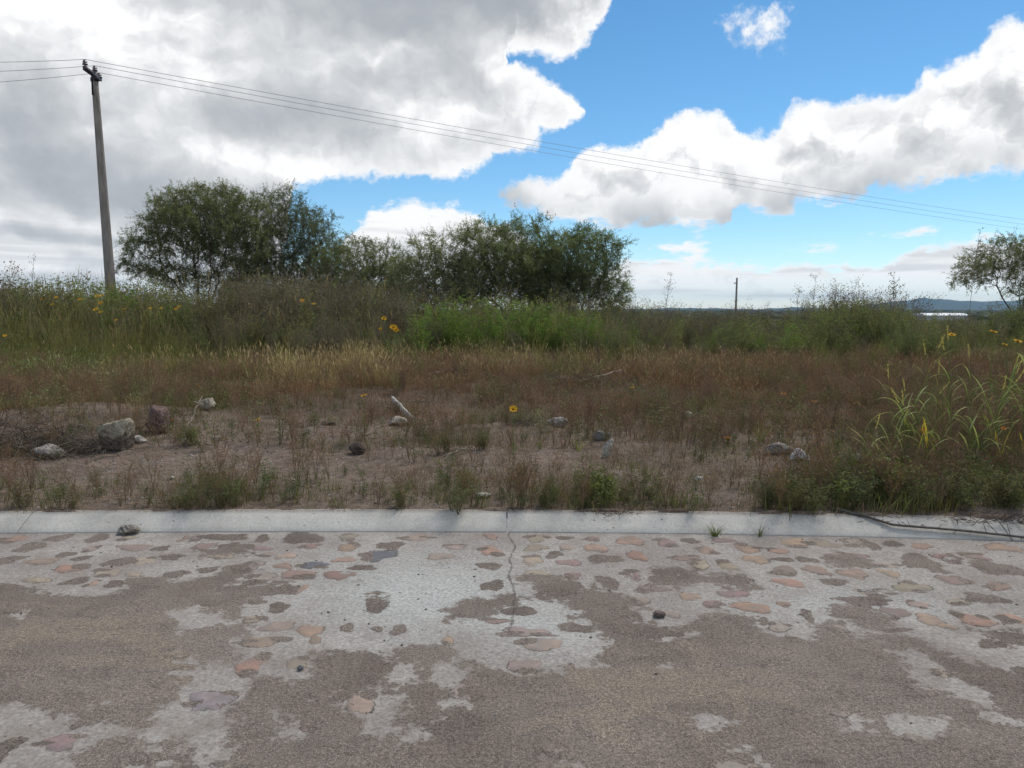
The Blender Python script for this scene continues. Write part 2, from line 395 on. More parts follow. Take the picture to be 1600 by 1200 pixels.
def f_soil(T):
    g = T.new('ShaderNodeNewGeometry').outputs['Position']
    sp = T.new('ShaderNodeSeparateXYZ'); T.put(sp.inputs[0], g)
    n1 = T.noise(g, .9, 5, .6); n2 = T.noise(g, 14, 6, .7); n3 = T.noise(g, 120, 3, .7); n4 = T.noise(g, 3.2, 4, .55)
    c = T.mix(T.mr(n1, .35, .65), (.140, .106, .083), (.205, .160, .130))
    c = T.mix(T.mr(n4, .5, .72, 0, .55), c, (.20, .168, .15))
    c = T.mix(1., c, T.mix(T.mr(n2, .25, .75), (.62, .6, .58), (1.3, 1.3, 1.3)), 'MULTIPLY')
    c = T.mix(1., c, T.mix(T.mr(n3, .3, .7), (.6, .6, .6), (1.4, 1.4, 1.4)), 'MULTIPLY')
    v = T.new('ShaderNodeTexVoronoi'); T.put(v.inputs['Vector'], g); v.inputs['Scale'].default_value = 55
    vs = T.new('ShaderNodeSeparateColor'); T.put(vs.inputs[0], v.outputs['Color'])
    peb = T.m('MULTIPLY', T.mr(v.outputs['Distance'], .34, .22), T.mr(vs.outputs[0], .80, .82))
    c = T.mix(T.m('MULTIPLY', peb, .8), c, T.mix(vs.outputs[1], (.18, .15, .13), (.42, .39, .36)))
    # vegetation litter thickens with distance from the road, open country beyond
    c = T.mix(T.m('MULTIPLY', T.mr(T.m('ADD', sp.outputs[1], T.m('MULTIPLY', n4, 4)), 10.5, 14.5), T.mr(n2, .3, .6, .5, .95)), c, (.070, .048, .030))
    far = T.mr(sp.outputs[1], 30, 60)
    fc = T.mix(T.mr(T.noise(T.vm('MULTIPLY', g, (.35, 1, 1)), .02, 5, .6), .4, .6), (.028, .038, .020), (.075, .075, .040))
    c = T.mix(far, c, fc)
    return pbsdf(T, c, .95, T.m('ADD', T.m('ADD', n2, T.m('MULTIPLY', n3, .3)), T.m('MULTIPLY', peb, .35)), .03, .9, spec=.1)
M_SOIL = mat('soil', f_soil)
def f_kerb(T):
    g = T.new('ShaderNodeNewGeometry').outputs['Position']
    sp = T.new('ShaderNodeSeparateXYZ'); T.put(sp.inputs[0], g)
    n1 = T.noise(g, 2.2, 6, .62); n2 = T.noise(g, 60, 5, .7); n3 = T.noise(T.vm('MULTIPLY', g, (1, .35, .35)), 16, 4, .6, .8)
    c = T.mix(T.mr(n1, .3, .7), (.385, .37, .335), (.53, .51, .465))
    c = T.mix(T.mr(n3, .58, .74, 0, .35), c, (.30, .29, .27))
    c = T.mix(1., c, T.mix(T.mr(n2, .3, .7), (.86, .86, .86), (1.1, 1.1, 1.1)), 'MULTIPLY')
    # grime along the soil edge and at the foot, dark pits
    z = sp.outputs[2]
    c = T.mix(T.m('MULTIPLY', T.mr(T.m('MULTIPLY_ADD', n1, .02, z), .094, .112), T.mr(n2, .35, .6, .3, .9)), c, (.17, .14, .12))
    c = T.mix(T.m('MULTIPLY', T.mr(T.m('MULTIPLY_ADD', n3, .012, z), .02, .004), .55), c, (.26, .235, .22))
    v = T.new('ShaderNodeTexVoronoi'); T.put(v.inputs['Vector'], g); v.inputs['Scale'].default_value = 16
    vs = T.new('ShaderNodeSeparateColor'); T.put(vs.inputs[0], v.outputs['Color'])
    pit = T.m('MULTIPLY', T.mr(v.outputs['Distance'], .13, .06), T.mr(vs.outputs[0], .86, .88))
    c = T.mix(T.m('MULTIPLY', pit, .8), c, (.08, .07, .06))
    return pbsdf(T, c, .88, T.m('SUBTRACT', T.m('ADD', n2, T.m('MULTIPLY', n1, 2)), T.m('MULTIPLY', pit, 2)), .003, .9)
M_KERB = mat('kerb_concrete', f_kerb)
def f_road(T):
    g = T.new('ShaderNodeNewGeometry').outputs['Position']
    dirt = T.attr('dirt'); st = T.attr('stone'); sc = T.attr('col', 'Color'); mud = T.attr('mud'); crack = T.attr('crack')
    e1 = T.noise(g, 13, 6, .68); e2 = T.noise(g, 55, 4, .7); gr = T.noise(g, 170, 3, .75); gr2 = T.noise(g, 420, 2, .7); b1 = T.noise(g, 1.7, 4)
    e0 = T.noise(g, 30, 4, .6); jit = T.m('ADD', T.m('ADD', T.m('MULTIPLY', T.m('SUBTRACT', e1, .5), 1.7), T.m('MULTIPLY', T.m('SUBTRACT', e0, .5), 1.5)), T.m('MULTIPLY', T.m('SUBTRACT', e2, .5), 1.3))
    # cement
    cem = T.mix(T.mr(b1, .3, .7), (.27, .243, .222), (.36, .335, .308))
    cem = T.mix(T.attr('clean'), cem, (.40, .405, .385))
    cem = T.mix(1., cem, T.mix(T.mr(e2, .28, .72), (.66, .65, .64), (1.22, 1.22, 1.22)), 'MULTIPLY')
    cem = T.mix(T.m('MULTIPLY', T.mr(gr, .56, .66), T.mr(e1, .42, .6, .1, .6)), cem, (.14, .12, .11))
    # stones
    sj = T.m('ADD', st, T.m('MULTIPLY', jit, .8)); sm = T.mr(sj, -.02, .10)
    rim = T.m('MULTIPLY', T.mr(T.m('ABSOLUTE', sj), .12, .0), T.mr(T.noise(g, 6, 3), .42, .58))
    sc2 = T.mix(1., sc, T.mix(T.mr(e1, .25, .75), (.72, .72, .74), (1.25, 1.22, 1.2)), 'MULTIPLY')
    c = T.mix(T.m('MULTIPLY', sm, T.mr(T.m('ADD', T.m('MULTIPLY', e1, .6), T.m('MULTIPLY', e2, .4)), .34, .54, .45, .88)), cem, sc2)
    c = T.mix(T.m('MULTIPLY', rim, .7), c, (.11, .09, .08))
    film = T.mr(T.m('ADD', T.noise(g, 5.5, 5, .65), T.m('MULTIPLY', jit, .12)), .48, .62, 0, .42)
    c = T.mix(T.m('MULTIPLY', film, T.m('SUBTRACT', 1., T.attr('clean'))), c, (.215, .178, .155))
    # dirt and coarse sand on top
    dm0 = T.noise(g, 2.6, 4, .6); dm = T.mr(T.m('ADD', T.m('ADD', dirt, T.m('MULTIPLY', jit, 1.0)), T.m('MULTIPLY', T.m('SUBTRACT', gr, .5), .55)), -.07, .09)
    dc = T.mix(T.mr(T.noise(g, 1.1, 4), .35, .65), (.165, .138, .120), (.215, .184, .162))
    dc = T.mix(T.mr(dm0, .5, .68, 0, .5), dc, (.125, .106, .095)); dc = T.mix(T.m('MULTIPLY', mud, T.mr(T.m('ADD', e1, T.m('MULTIPLY', T.m('SUBTRACT', e2, .5), .4)), .36, .6, .45, .95)), dc, (.245, .207, .165))
    dc = T.mix(1., dc, T.mix(T.mr(gr, .3, .7), (.5, .5, .5), (1.5, 1.48, 1.46)), 'MULTIPLY')
    dc = T.mix(1., dc, T.mix(T.mr(T.noise(g, 75, 3, .7), .3, .7), (.68, .68, .68), (1.32, 1.3, 1.28)), 'MULTIPLY')
    dc = T.mix(1., dc, T.mix(T.mr(gr2, .3, .7), (.62, .62, .62), (1.36, 1.36, 1.36)), 'MULTIPLY')
    v = T.new('ShaderNodeTexVoronoi'); T.put(v.inputs['Vector'], g); v.inputs['Scale'].default_value = 95
    vs = T.new('ShaderNodeSeparateColor'); T.put(vs.inputs[0], v.outputs['Color'])
    pk = T.m('MULTIPLY', T.mr(v.outputs['Distance'], .36, .24), T.mr(vs.outputs[0], .86, .88))
    dc = T.mix(T.m('MULTIPLY', pk, .75), dc, T.mix(vs.outputs[1], (.07, .06, .055), (.42, .39, .37)))
    c = T.mix(T.m('MULTIPLY', dm, .96), c, dc)
    ck = T.m('MULTIPLY', T.mr(T.m('ADD', crack, T.m('MULTIPLY', jit, .5)), .3, .7), .8)
    c = T.mix(ck, c, (.10, .085, .075))
    h = T.m('ADD', T.m('MULTIPLY', e2, .5), T.m('MULTIPLY', e1, 1.))
    h = T.m('ADD', h, T.m('MULTIPLY', sm, .35)); h = T.m('SUBTRACT', h, T.m('MULTIPLY', rim, .5))
    h = T.m('ADD', T.m('MULTIPLY', h, T.m('MULTIPLY_ADD', dm, -.6, 1.)), T.m('MULTIPLY', dm, T.m('ADD', T.m('MULTIPLY', gr, .75), T.m('MULTIPLY', pk, .35))))
    return pbsdf(T, c, .93, h, .009, .9, spec=.12)
M_ROAD = mat('cobble_and_cement', f_road)
def f_conc(T):
    g = T.new('ShaderNodeTexCoord').outputs['Object']; n = T.noise(T.vm('MULTIPLY', g, (1, 1, .2)), 9, 5); n2 = T.noise(g, 60, 3)
    c = T.mix(T.mr(n, .3, .7), (.19, .17, .155), (.30, .275, .25)); c = T.mix(T.mr(n2, .5, .7, 0, .3), c, (.13, .12, .11))
    return pbsdf(T, c, .9, n2, .004)
M_CONC = mat('pole_concrete', f_conc)
def simple(name, col, rough=.7, sc=40, var=.3, metal=0, spec=.3):
    def fn(T):
        g = T.new('ShaderNodeTexCoord').outputs['Object']; n = T.noise(g, sc, 4)
        return pbsdf(T, T.mix(1., col, T.mix(n, (1 - var,) * 3, (1 + var,) * 3), 'MULTIPLY'), rough, n, .003, .5, spec, metal)
    return mat(name, fn)
M_STEEL = simple('dark_steel', (.06, .055, .07), .5, metal=.3); M_PORC = simple('insulator_glaze', (.12, .10, .11), .3, spec=.5)
M_WIRE = simple('wire_metal', (.19, .20, .21), .5); M_WHITE = simple('white_sheet', (.62, .64, .64), .6, 12, .15)
M_PIPE = simple('red_plastic', (.36, .10, .075), .55, 30, .25); M_PAPER = simple('grey_white_plastic', (.55, .56, .56), .5, 30, .2)
M_ROOF = simple('white_roof', (.82, .83, .84), .4, 1, .06); M_WALL = simple('pale_wall', (.5, .49, .46), .8, 1, .1)
def f_hill(T):
    g = T.new('ShaderNodeNewGeometry').outputs['Position']; n = T.noise(g, .004, 6, .6)
    return pbsdf(T, T.mix(T.mr(n, .35, .65), (.03, .045, .035), (.06, .065, .045)), .95, spec=.05)
M_HILL = mat('hill_scrub', f_hill)
# ------------------------------------------------------------------ SETTING: ground sheet
def geosp(a, b, n, r): 
    t = (r ** np.arange(n) - 1) / (r ** (n - 1) - 1); return a + (b - a) * t
def build_ground():
    s = np.concatenate([np.linspace(-.06, .5, 40)[:-1], np.linspace(.5, 8, 190)[:-1], np.linspace(8, 32, 130)[:-1], geosp(32, 15000, 90, 1.085)])
    xp = np.concatenate([np.linspace(0, 6, 150)[:-1], np.linspace(6, 24, 130)[:-1], geosp(24, 15000, 60, 1.12)])
    x = np.concatenate([-xp[:0:-1], xp])
    X, Sg = np.meshgrid(x, s); Y = kerb_y(np.clip(X, -60, 60)) + KW + Sg
    Z = gh(X, Y)
    ov = sst(-Sg, -.01, .0); Z = Z + ov * (-.012 + .034 * sst(fbm(X * 4.5, Y * 9, 404, 4), .46, .68) * (1 - sst(-Sg, .02, .055)) - .03 * sst(-Sg, .03, .06))
    g = Geo(); nx, ny = len(x), len(s)
    i = np.arange(nx * ny).reshape(ny, nx)
    q = np.stack([i[:-1, :-1], i[:-1, 1:], i[1:, 1:], i[1:, :-1]], -1).reshape(-1, 4)
    g.add(np.stack([X, Y, Z], -1), q, (.1, .1, .1))
    o = g.obj('ground', M_SOIL, smooth=True); o['kind'] = 'structure'
build_ground()
# ------------------------------------------------------------------ SETTING: kerb with joints
def build_kerb():
    g = Geo(); prof = np.array([(-.004, -.05), (0, .002), (.004, .008), (.05, .036), (.10, .064), (.14, .083), (.165, .0925), (.185, .098), (.20, .1), (.222, .1), (.226, .05)])
    joints = [-60, -28, -12, -9.45, -6.5, -3.32, -.035, 3.25, 6.4, 9.6, 12.8, 30, 60]
    for a, b in zip(joints[:-1], joints[1:]):
        n = max(2, int((b - a) / .05)) if b - a < 5 else int((b - a) / .5)
        x = np.linspace(a + .004, b - .004, n)
        wob = (fbm(x * 1.3, x * 0, 77, 3) - .5) * .012
        X = np.repeat(x[:, None], len(prof), 1)
        Y = kerb_y(X) + prof[None, :, 0] * (1 + wob[:, None] * 4); Z = np.repeat(prof[None, :, 1], n, 0) * (1 + wob[:, None] * 2)
        Z += (fbm(X * 14, Y * 14, 31, 2) - .5) * .003
        i = np.arange(n * len(prof)).reshape(n, -1)
        q = np.stack([i[:-1, :-1], i[1:, :-1], i[1:, 1:], i[:-1, 1:]], -1).reshape(-1, 4)
        V = np.stack([X, Y, Z], -1).reshape(-1, 3)
        base = g.n; g.add(V, q, (.5, .5, .5))
        # end caps
        for r in (0, n - 1):
            c = V[r * len(prof):(r + 1) * len(prof)]; bot = c * np.array([1, 1, 0]) + np.array([0, 0, -.05])
            m = len(prof); f = np.array([(k, k + 1, m + k + 1, m + k) for k in range(m - 1)])
            g.add(np.concatenate([c, bot]), f, (.3, .3, .3))
    o = g.obj('kerb', M_KERB); o['kind'] = 'structure'
build_kerb()
# ------------------------------------------------------------------ SETTING: cobbled road
STC = {'o': (.285, .205, .155), 'O': (.295, .19, .145), 't': (.29, .24, .19), 'y': (.29, .25, .185), 'r': (.23, .168, .15), 'R': (.24, .15, .135),
       'p': (.25, .215, .225), 's': (.085, .095, .115), 'd': (.15, .13, .12)}
ST_L = [(45,125,70,22,'o'),(185,122,70,25,'d'),(95,152,90,28,'d'),(205,173,60,18,'d'),(30,190,80,25,'d'),(130,195,95,22,'o'),(215,217,90,25,'O'),(340,227,80,25,'t'),
 (420,150,110,20,'r'),(305,122,70,25,'d'),(400,122,50,14,'y'),(605,122,90,22,'r'),(700,118,150,20,'d'),(640,147,80,22,'r'),(715,147,70,22,'d'),(820,122,40,25,'d'),
 (535,180,80,18,'d'),(375,195,90,25,'d'),(450,192,70,20,'y'),(690,178,90,15,'y'),(945,122,120,36,'d'),(970,146,55,16,'R'),(1090,152,55,28,'o'),(1090,120,60,20,'t'),
 (1185,176,100,35,'s'),(980,207,85,20,'s'),(1220,145,90,22,'d'),(1300,120,90,20,'t'),(1535,118,45,18,'o'),(1535,163,70,26,'O'),(895,178,60,22,'t'),(885,210,60,18,'o'),
 (925,236,100,26,'o'),(1075,190,70,18,'o'),(1060,238,90,30,'R'),(1130,215,80,18,'d'),(1375,180,70,20,'t'),(1530,207,70,22,'d'),(885,285,90,35,'d'),(935,285,40,30,'o'),
 (800,318,50,20,'r'),(790,375,60,25,'t'),(645,412,50,22,'R'),(870,398,110,30,'t'),(820,445,130,35,'y'),(970,410,80,34,'o'),(985,443,40,25,'o'),(785,520,85,60,'O'),
 (520,482,170,26,'y'),(660,630,130,65,'p'),(1165,535,85,45,'o'),(1125,637,90,60,'t'),(970,710,60,35,'r'),(1175,333,70,45,'d'),(1245,408,55,30,'d'),(1085,402,50,25,'d'),
 (190,762,120,50,'r'),(1520,545,70,25,'t'),(110,255,90,16,'y'),(550,235,80,22,'d'),(650,220,60,20,'d'),(420,235,60,16,'t'),(290,262,40,20,'o'),(500,155,50,18,'d'),(255,185,60,16,'d'),
 (720,835,150,30,'t'),(1400,440,40,22,'o'),(1560,380,90,14,'r'),(1180,405,40,16,'d'),(930,515,70,36,'t'),(870,340,60,36,'d'),(1540,270,70,36,'d'),(360,265,70,20,'d'),(820,155,60,14,'r')]
ST_R = [(80,123,65,22,'t'),(165,121,60,12,'d'),(75,152,70,22,'y'),(260,155,65,28,'o'),(370,132,80,26,'o'),(390,178,50,32,'O'),(180,197,80,18,'r'),(65,192,60,30,'t'),
 (170,155,50,16,'t'),(250,124,50,14,'r'),(555,130,60,16,'d'),(480,135,60,25,'r'),(610,160,60,22,'o'),(660,130,70,14,'r'),(735,155,70,26,'O'),(765,190,65,30,'o'),(835,163,60,18,'o'),
 (885,138,90,26,'o'),(970,138,80,26,'t'),(1070,135,80,25,'t'),(1122,142,36,40,'d'),(1190,140,60,20,'d'),(1045,180,120,24,'r'),(1280,145,60,20,'o'),(1365,185,75,30,'R'),
 (1530,152,100,25,'o'),(1275,195,120,45,'d'),(950,222,80,28,'r'),(1065,232,80,35,'o'),(1180,230,55,25,'o'),(1380,255,80,30,'r'),(1515,215,130,50,'d'),(850,225,80,28,'r'),
 (675,210,60,30,'y'),(865,262,90,26,'O'),(1250,275,120,30,'t'),(1520,275,70,25,'o'),(1135,290,100,26,'y'),(690,292,110,28,'r'),(440,278,100,24,'r'),(555,305,60,24,'o'),
 (625,328,60,22,'r'),(750,338,110,36,'O'),(850,328,50,16,'o'),(325,332,80,26,'y'),(400,318,70,26,'t'),(120,310,80,22,'r'),(380,238,60,28,'r'),(505,240,150,50,'d'),
 (680,255,130,36,'d'),(300,260,60,45,'d'),(150,280,150,50,'d'),(190,237,60,18,'r'),(80,232,80,26,'t'),(1100,318,180,26,'d'),(1070,362,50,32,'O'),(1195,355,80,36,'r'),
 (1305,378,80,36,'o'),(1360,402,50,18,'o'),(1445,378,85,55,'O'),(1565,372,70,32,'O'),(1585,592,70,40,'R'),(1145,488,40,26,'o'),(1345,545,50,30,'y'),(1435,660,60,20,'o'),
 (590,205,50,30,'t'),(540,183,80,18,'r'),(880,440,60,26,'y'),(1000,815,200,30,'r'),(1400,320,80,20,'t'),(925,365,30,50,'d'),(1480,310,110,36,'d'),(1200,410,90,14,'d'),(1270,330,60,22,'t'),
 (920,190,70,16,'d'),(845,190,70,14,'d'),(1450,180,60,26,'r'),(1340,225,60,16,'d'),(1565,430,70,26,'d'),(1500,455,90,30,'d')]
DIRT = [[(-400,905),(30,915),(75,930),(160,935),(185,925),(200,905),(240,900),(280,905),(340,893),(392,878),(398,893),(345,918),(400,922),(445,903),(425,925),(388,940),(372,958),(395,975),(382,992),(370,1010),(372,1040),(330,1052),(290,1040),(276,1060),(290,1080),(250,1103),(215,1133),(180,1130),(90,1122),(40,1100),(-400,1130)],
 [(130,1180),(190,1150),(225,1150),(215,1170),(190,1300),(60,1300),(110,1200)], [(240,1160),(262,1158),(290,1185),(300,1260),(230,1250)],
 [(345,1120),(372,1100),(402,1090),(404,1066),(440,1058),(482,1065),(492,1045),(505,1024),(545,1015),(600,1016),(622,1003),(690,1008),(740,1022),(800,1052),(880,1040),(935,1040),(948,1000),(925,975),(885,962),(915,940),(938,935),(992,955),(1010,970),(1052,975),(1120,955),(1190,960),(1212,985),(1250,1000),(1288,978),(1330,985),(1380,1000),(1440,1005),(1500,1040),(1600,1062),(2200,1150),(2200,1500),(330,1500),(352,1160)],
 [(1005,884),(1085,886),(1105,905),(1050,916),(1010,904)],[(1112,896),(1172,900),(1195,924),(1140,926)],[(860,928),(930,912),(985,938),(1010,952),(940,960),(880,955)],
 [(560,900),(600,945),(560,935)],[(1290,940),(1350,945),(1400,968),(1370,980),(1300,965)],[(700,950),(760,930),(800,925),(810,935),(760,965),(700,975)],[(1500,975),(1600,990),(1650,1020),(1560,1010)],
 [(1300,860),(1345,868),(1350,885),(1300,888)],[(820,905),(880,900),(900,925),(830,935)],[(300,860),(395,850),(380,868),(310,872)],[(280,905),(380,890),(330,925)]]
CEMI = [[(1380,1016),(1432,1020),(1470,1050),(1510,1065),(1545,1092),(1590,1128),(1530,1118),(1480,1085),(1440,1082),(1420,1055)],
 [(1385,1120),(1430,1112),(1480,1130),(1500,1150),(1450,1157),(1400,1140)],[(1330,1120),(1362,1125),(1350,1134)],[(685,1040),(718,1038),(708,1068),(700,1078),(685,1062)],
 [(600,1030),(640,1042),(655,1062),(610,1066)],[(432,1115),(450,1125),(475,1150),(450,1157),(432,1140)],[(530,1082),(585,1075),(622,1100),(600,1130),(575,1155),(540,1156),(560,1130),(520,1090)],
 [(1022,1038),(1050,1036),(1056,1048),(1030,1050)],[(1085,1122),(1120,1130),(1100,1134)],[(255,958),(300,950),(320,968),(350,950),(352,975),(320,985),(290,985)],[(690,1100),(730,1092),(720,1112)],
 [(1110,1178),(1170,1182),(1210,1200),(1120,1195)],[(1045,982),(1080,986),(1070,996),(1030,996)],[(135,1098),(170,1090),(165,1105)],[(620,1140),(655,1132),(640,1155)],[(18,965),(38,956),(30,970)],
 [(868,1186),(890,1180),(885,1200),(862,1198)],[(1190,975),(1210,972),(1250,985),(1230,992)],[(980,965),(1030,968),(1040,975),(990,975)]]
def poly_sd(px, py, poly):
    """signed distance in polygon's own plane, positive inside"""
    P = np.array(poly, float); d = np.full(px.shape, 1e9); ins = np.zeros(px.shape, bool)
    for (x0, y0), (x1, y1) in zip(P, np.roll(P, -1, 0)):
        ex, ey = x1 - x0, y1 - y0; wx, wy = px - x0, py - y0
        t = np.clip((wx * ex + wy * ey) / (ex * ex + ey * ey + 1e-12), 0, 1)
        d = np.minimum(d, np.hypot(wx - ex * t, wy - ey * t))
        c = ((y0 <= py) != (y1 <= py)) & (px < (x1 - x0) * (py - y0) / (y1 - y0 + 1e-12) + x0)
        ins ^= c
    return np.where(ins, d, -d)
def build_road():
    xs = np.concatenate([-geosp(5.6, 60, 40, 1.12)[::-1], np.arange(-5.59, 5.6, .0105), geosp(5.6, 60, 40, 1.12)])
    ss = np.concatenate([[0], np.arange(.01, 2.95, .0105), geosp(2.96, 34, 50, 1.1)])
    X, Sg = np.meshgrid(xs, ss); Y = kerb_y(X) - Sg + .003
    sh = X.shape; Xf, Yf = X.ravel(), Y.ravel(); n = len(Xf)
    wx = Xf + (fbm(Xf * 5, Yf * 5, 41, 4) - .5) * .16; wy = Yf + (fbm(Xf * 5, Yf * 5, 51, 4) - .5) * .12
    near = (np.abs(Xf) < 7) & (Yf > 1.0)
    dirt = np.where(Yf < 2.2, .6, -.6) + (fbm(Xf * .8, Yf * .8, 61) - .5) * 3.0 * sst(-Yf, -2.2, -1.2)
    dirt[near & (Yf > 2.0)] = -1
    nx_, ny_ = wx[near], wy[near]
    dd = np.full(nx_.shape, -9.)
    for p in DIRT:
        dd = np.maximum(dd, poly_sd(nx_, ny_, [atz(max(-900, min(2500, u)), v, 0) for u, v in p]))
    for p in CEMI:
        dd = np.minimum(dd, -poly_sd(nx_, ny_, [atz(u, v, 0) for u, v in p]))
    sel = np.clip(dd / .13, -1, 1); extra = sst(np.abs(nx_), 4.6, 5.6)
    dirt[near] = sel * (1 - extra) + dirt[near] * extra * 0 + extra * (fbm(nx_ * 1.5, ny_ * 1.5, 5) - .45) * 5
    dirt = np.clip(dirt + (fbm(Xf * 2.3, Yf * 2.3, 81) - .5) * .55 + (fbm(Xf * 9, Yf * 9, 83) - .5) * 1.1, -1.2, 1.2)
    stone = np.full(n, -1.); scol = np.zeros((n, 3), np.float32); hh = np.zeros(n)
    rng = np.random.RandomState(4); lst = []
    for L, ox in ((ST_L, 0), (ST_R, 800)):
        for (x, y, w, h, c) in L:
            u, v = ox + x / 2, 780 + y / 2; cx, cy = atz(u, v, 0)
            x1, _ = atz(u + w / 4, v, 0); _, y1 = atz(u, v - h / 4, 0); _, y0 = atz(u, v + h / 4, 0)
            lst.append((cx, (y0 + y1) / 2, (x1 - cx) * .98, (y1 - y0) / 2 * 1.0, c))
    # more stones where the paving continues
    tries = 0
    while tries < 8000:
        tries += 1
        cx, cy = rng.uniform(-14, 14), rng.uniform(-3, 5.1)
        if cy > kerb_y(cx) - .1: continue
        a, b = rng.uniform(.045, .11), rng.uniform(.04, .09)
        inside = abs(cx) < 3.9 and cy > 2.3
        if inside and rng.rand() < .25: continue
        if -1.35 < cx < .0 and 3.3 < cy < 4.7: continue
        if any((cx - q[0]) ** 2 / (a + q[2] + .022) ** 2 + (cy - q[1]) ** 2 / (b + q[3] + .022) ** 2 < 1 for q in lst): continue
        c = rng.choice(list('oOtyrRddd')); lst.append((cx, cy, a, b, c + '*'))
    for (cx, cy, a, b, c) in lst:
        r = max(a, b) * 1.5; m = np.where((np.abs(Xf - cx) < r) & (np.abs(Yf - cy) < r))[0]
        if len(m) == 0: continue
        ang = rng.uniform(-.25, .25); dx, dy = (Xf[m] - cx), (Yf[m] - cy); ca, sa = math.cos(ang), math.sin(ang)
        ex, ey = (dx * ca + dy * sa) / a, (-dx * sa + dy * ca) / b
        th = np.arctan2(ey, ex); ph = rng.uniform(0, 6.28, 4)
        rad = 1 + .13 * np.sin(2 * th + ph[0]) + .12 * np.sin(3 * th + ph[1]) + .07 * np.sin(5 * th + ph[2])
        q = 1 - (np.abs(ex) ** 2.3 + np.abs(ey) ** 2.3) ** (1 / 2.3) / rad
        f = np.clip(q * 2.2, -1, 1); up = f > stone[m]; mi = m[up]
        k = np.array(STC[c[0]]) * rng.uniform(.85, 1.15) * (1 + rng.uniform(-.05, .05, 3))
        if c[-1] == '*': k = k * .45 + np.array([.34, .30, .27]) * .5
        stone[mi] = f[up]; scol[mi] = k
        if c[0] == 'd': dirt[m] = np.maximum(dirt[m], np.where(q > -.1, np.clip(q * 2.5, -1, .8) + .05, -1.2)); stone[m] = np.minimum(stone[m], .0)
        elif rng.rand() < .62:      # sand caught against the stone
            for _ in range(2):
                ta = rng.uniform(0, 6.28); ox_, oy_ = math.cos(ta) * a * .95, math.sin(ta) * b * .95; ra, rb = a * rng.uniform(.4, .9), b * rng.uniform(.3, .6)
                e2 = 1 - np.hypot((dx - ox_) / ra, (dy - oy_) / rb); dirt[m] = np.maximum(dirt[m], np.clip(e2 * 1.6, -1.2, .55))
    hh = np.clip(stone * 1.5, 0, 1) * .006 + (fbm(Xf * 3, Yf * 3, 91, 3) - .5) * .014 + (fbm(Xf * 16, Yf * 16, 95, 3) - .5) * .007
    dcl = np.clip(dirt + .3, 0, 1); hh = hh * (1 - .5 * dcl) + dcl * ((fbm(Xf * 8, Yf * 8, 191, 3) - .5) * .006 + .002)
    fade = sst(Sg.ravel(), 0, .04); hh = hh * fade
    # mud swirls, freshly trowelled clean patch, joint crack
    mud = sst(fbm(Xf * 2.2 + 3 * fbm(Xf * 1.3, Yf * 1.3, 7), Yf * 8 + 2 * fbm(Xf * 2, Yf * 2, 17), 7, 4), .48, .60)
    U, V = proj(Xf, Yf, 0 * Xf)
    mm = np.exp(-((U - 130) / 190) ** 2 - ((V - 1000) / 75) ** 2) + np.exp(-((U - 1070) / 210) ** 2 - ((V - 1070) / 60) ** 2) + .5 * np.exp(-((U - 880) / 150) ** 2 - ((V - 1150) / 45) ** 2)
    arc = 0
    for (cu, cv, r0, r1, w) in [(1050, 1130, 115, 78, 9), (1120, 1140, 150, 62, 6), (960, 1160, 140, 50, 7), (130, 1040, 150, 60, 10), (100, 1070, 200, 80, 9), (1000, 1040, 100, 50, 8)]:
        e = np.hypot((U - cu) / r0, (V - cv) / r1); arc = arc + np.exp(-((e - 1) * r1 / w) ** 2) * (fbm(Xf * 2, Yf * 2, 29) > .42)
    mud = np.clip(mm * (mud * .8 + .15) + arc * (mm + .15) * 1.1, 0, 1)
    clean = np.exp(-((U - 660) / 170) ** 2 - ((V - 930) / 60) ** 2) + .6 * np.exp(-((U - 860) / 90) ** 2 - ((V - 985) / 40) ** 2) + .5 * np.exp(-((U - 1320) / 200) ** 2 - ((V - 945) / 30) ** 2)
    clean = np.clip(clean * 1.1, 0, 1)
    cx_ = (.0 + (fbm(Yf * 4, Yf * 0, 3, 3) - .5) * .07)
    crack = .7 * np.exp(-((Xf - cx_ - .0) / .011) ** 2) * sst(Yf, 3.35, 3.5)
    g = Geo(); i = np.arange(n).reshape(sh)
    q = np.stack([i[:-1, :-1], i[1:, :-1], i[1:, 1:], i[:-1, 1:]], -1).reshape(-1, 4)
    g.add(np.stack([Xf, Yf, hh], -1), q, scol)
    o = g.obj('road', M_ROAD, smooth=True); o['kind'] = 'structure'; me = o.data
    for nm, a in (('dirt', dirt), ('stone', stone), ('mud', mud), ('clean', clean), ('crack', crack)):
        at = me.attributes.new(nm, 'FLOAT', 'POINT'); at.data.foreach_set('value', a.astype(np.float32))
build_road()
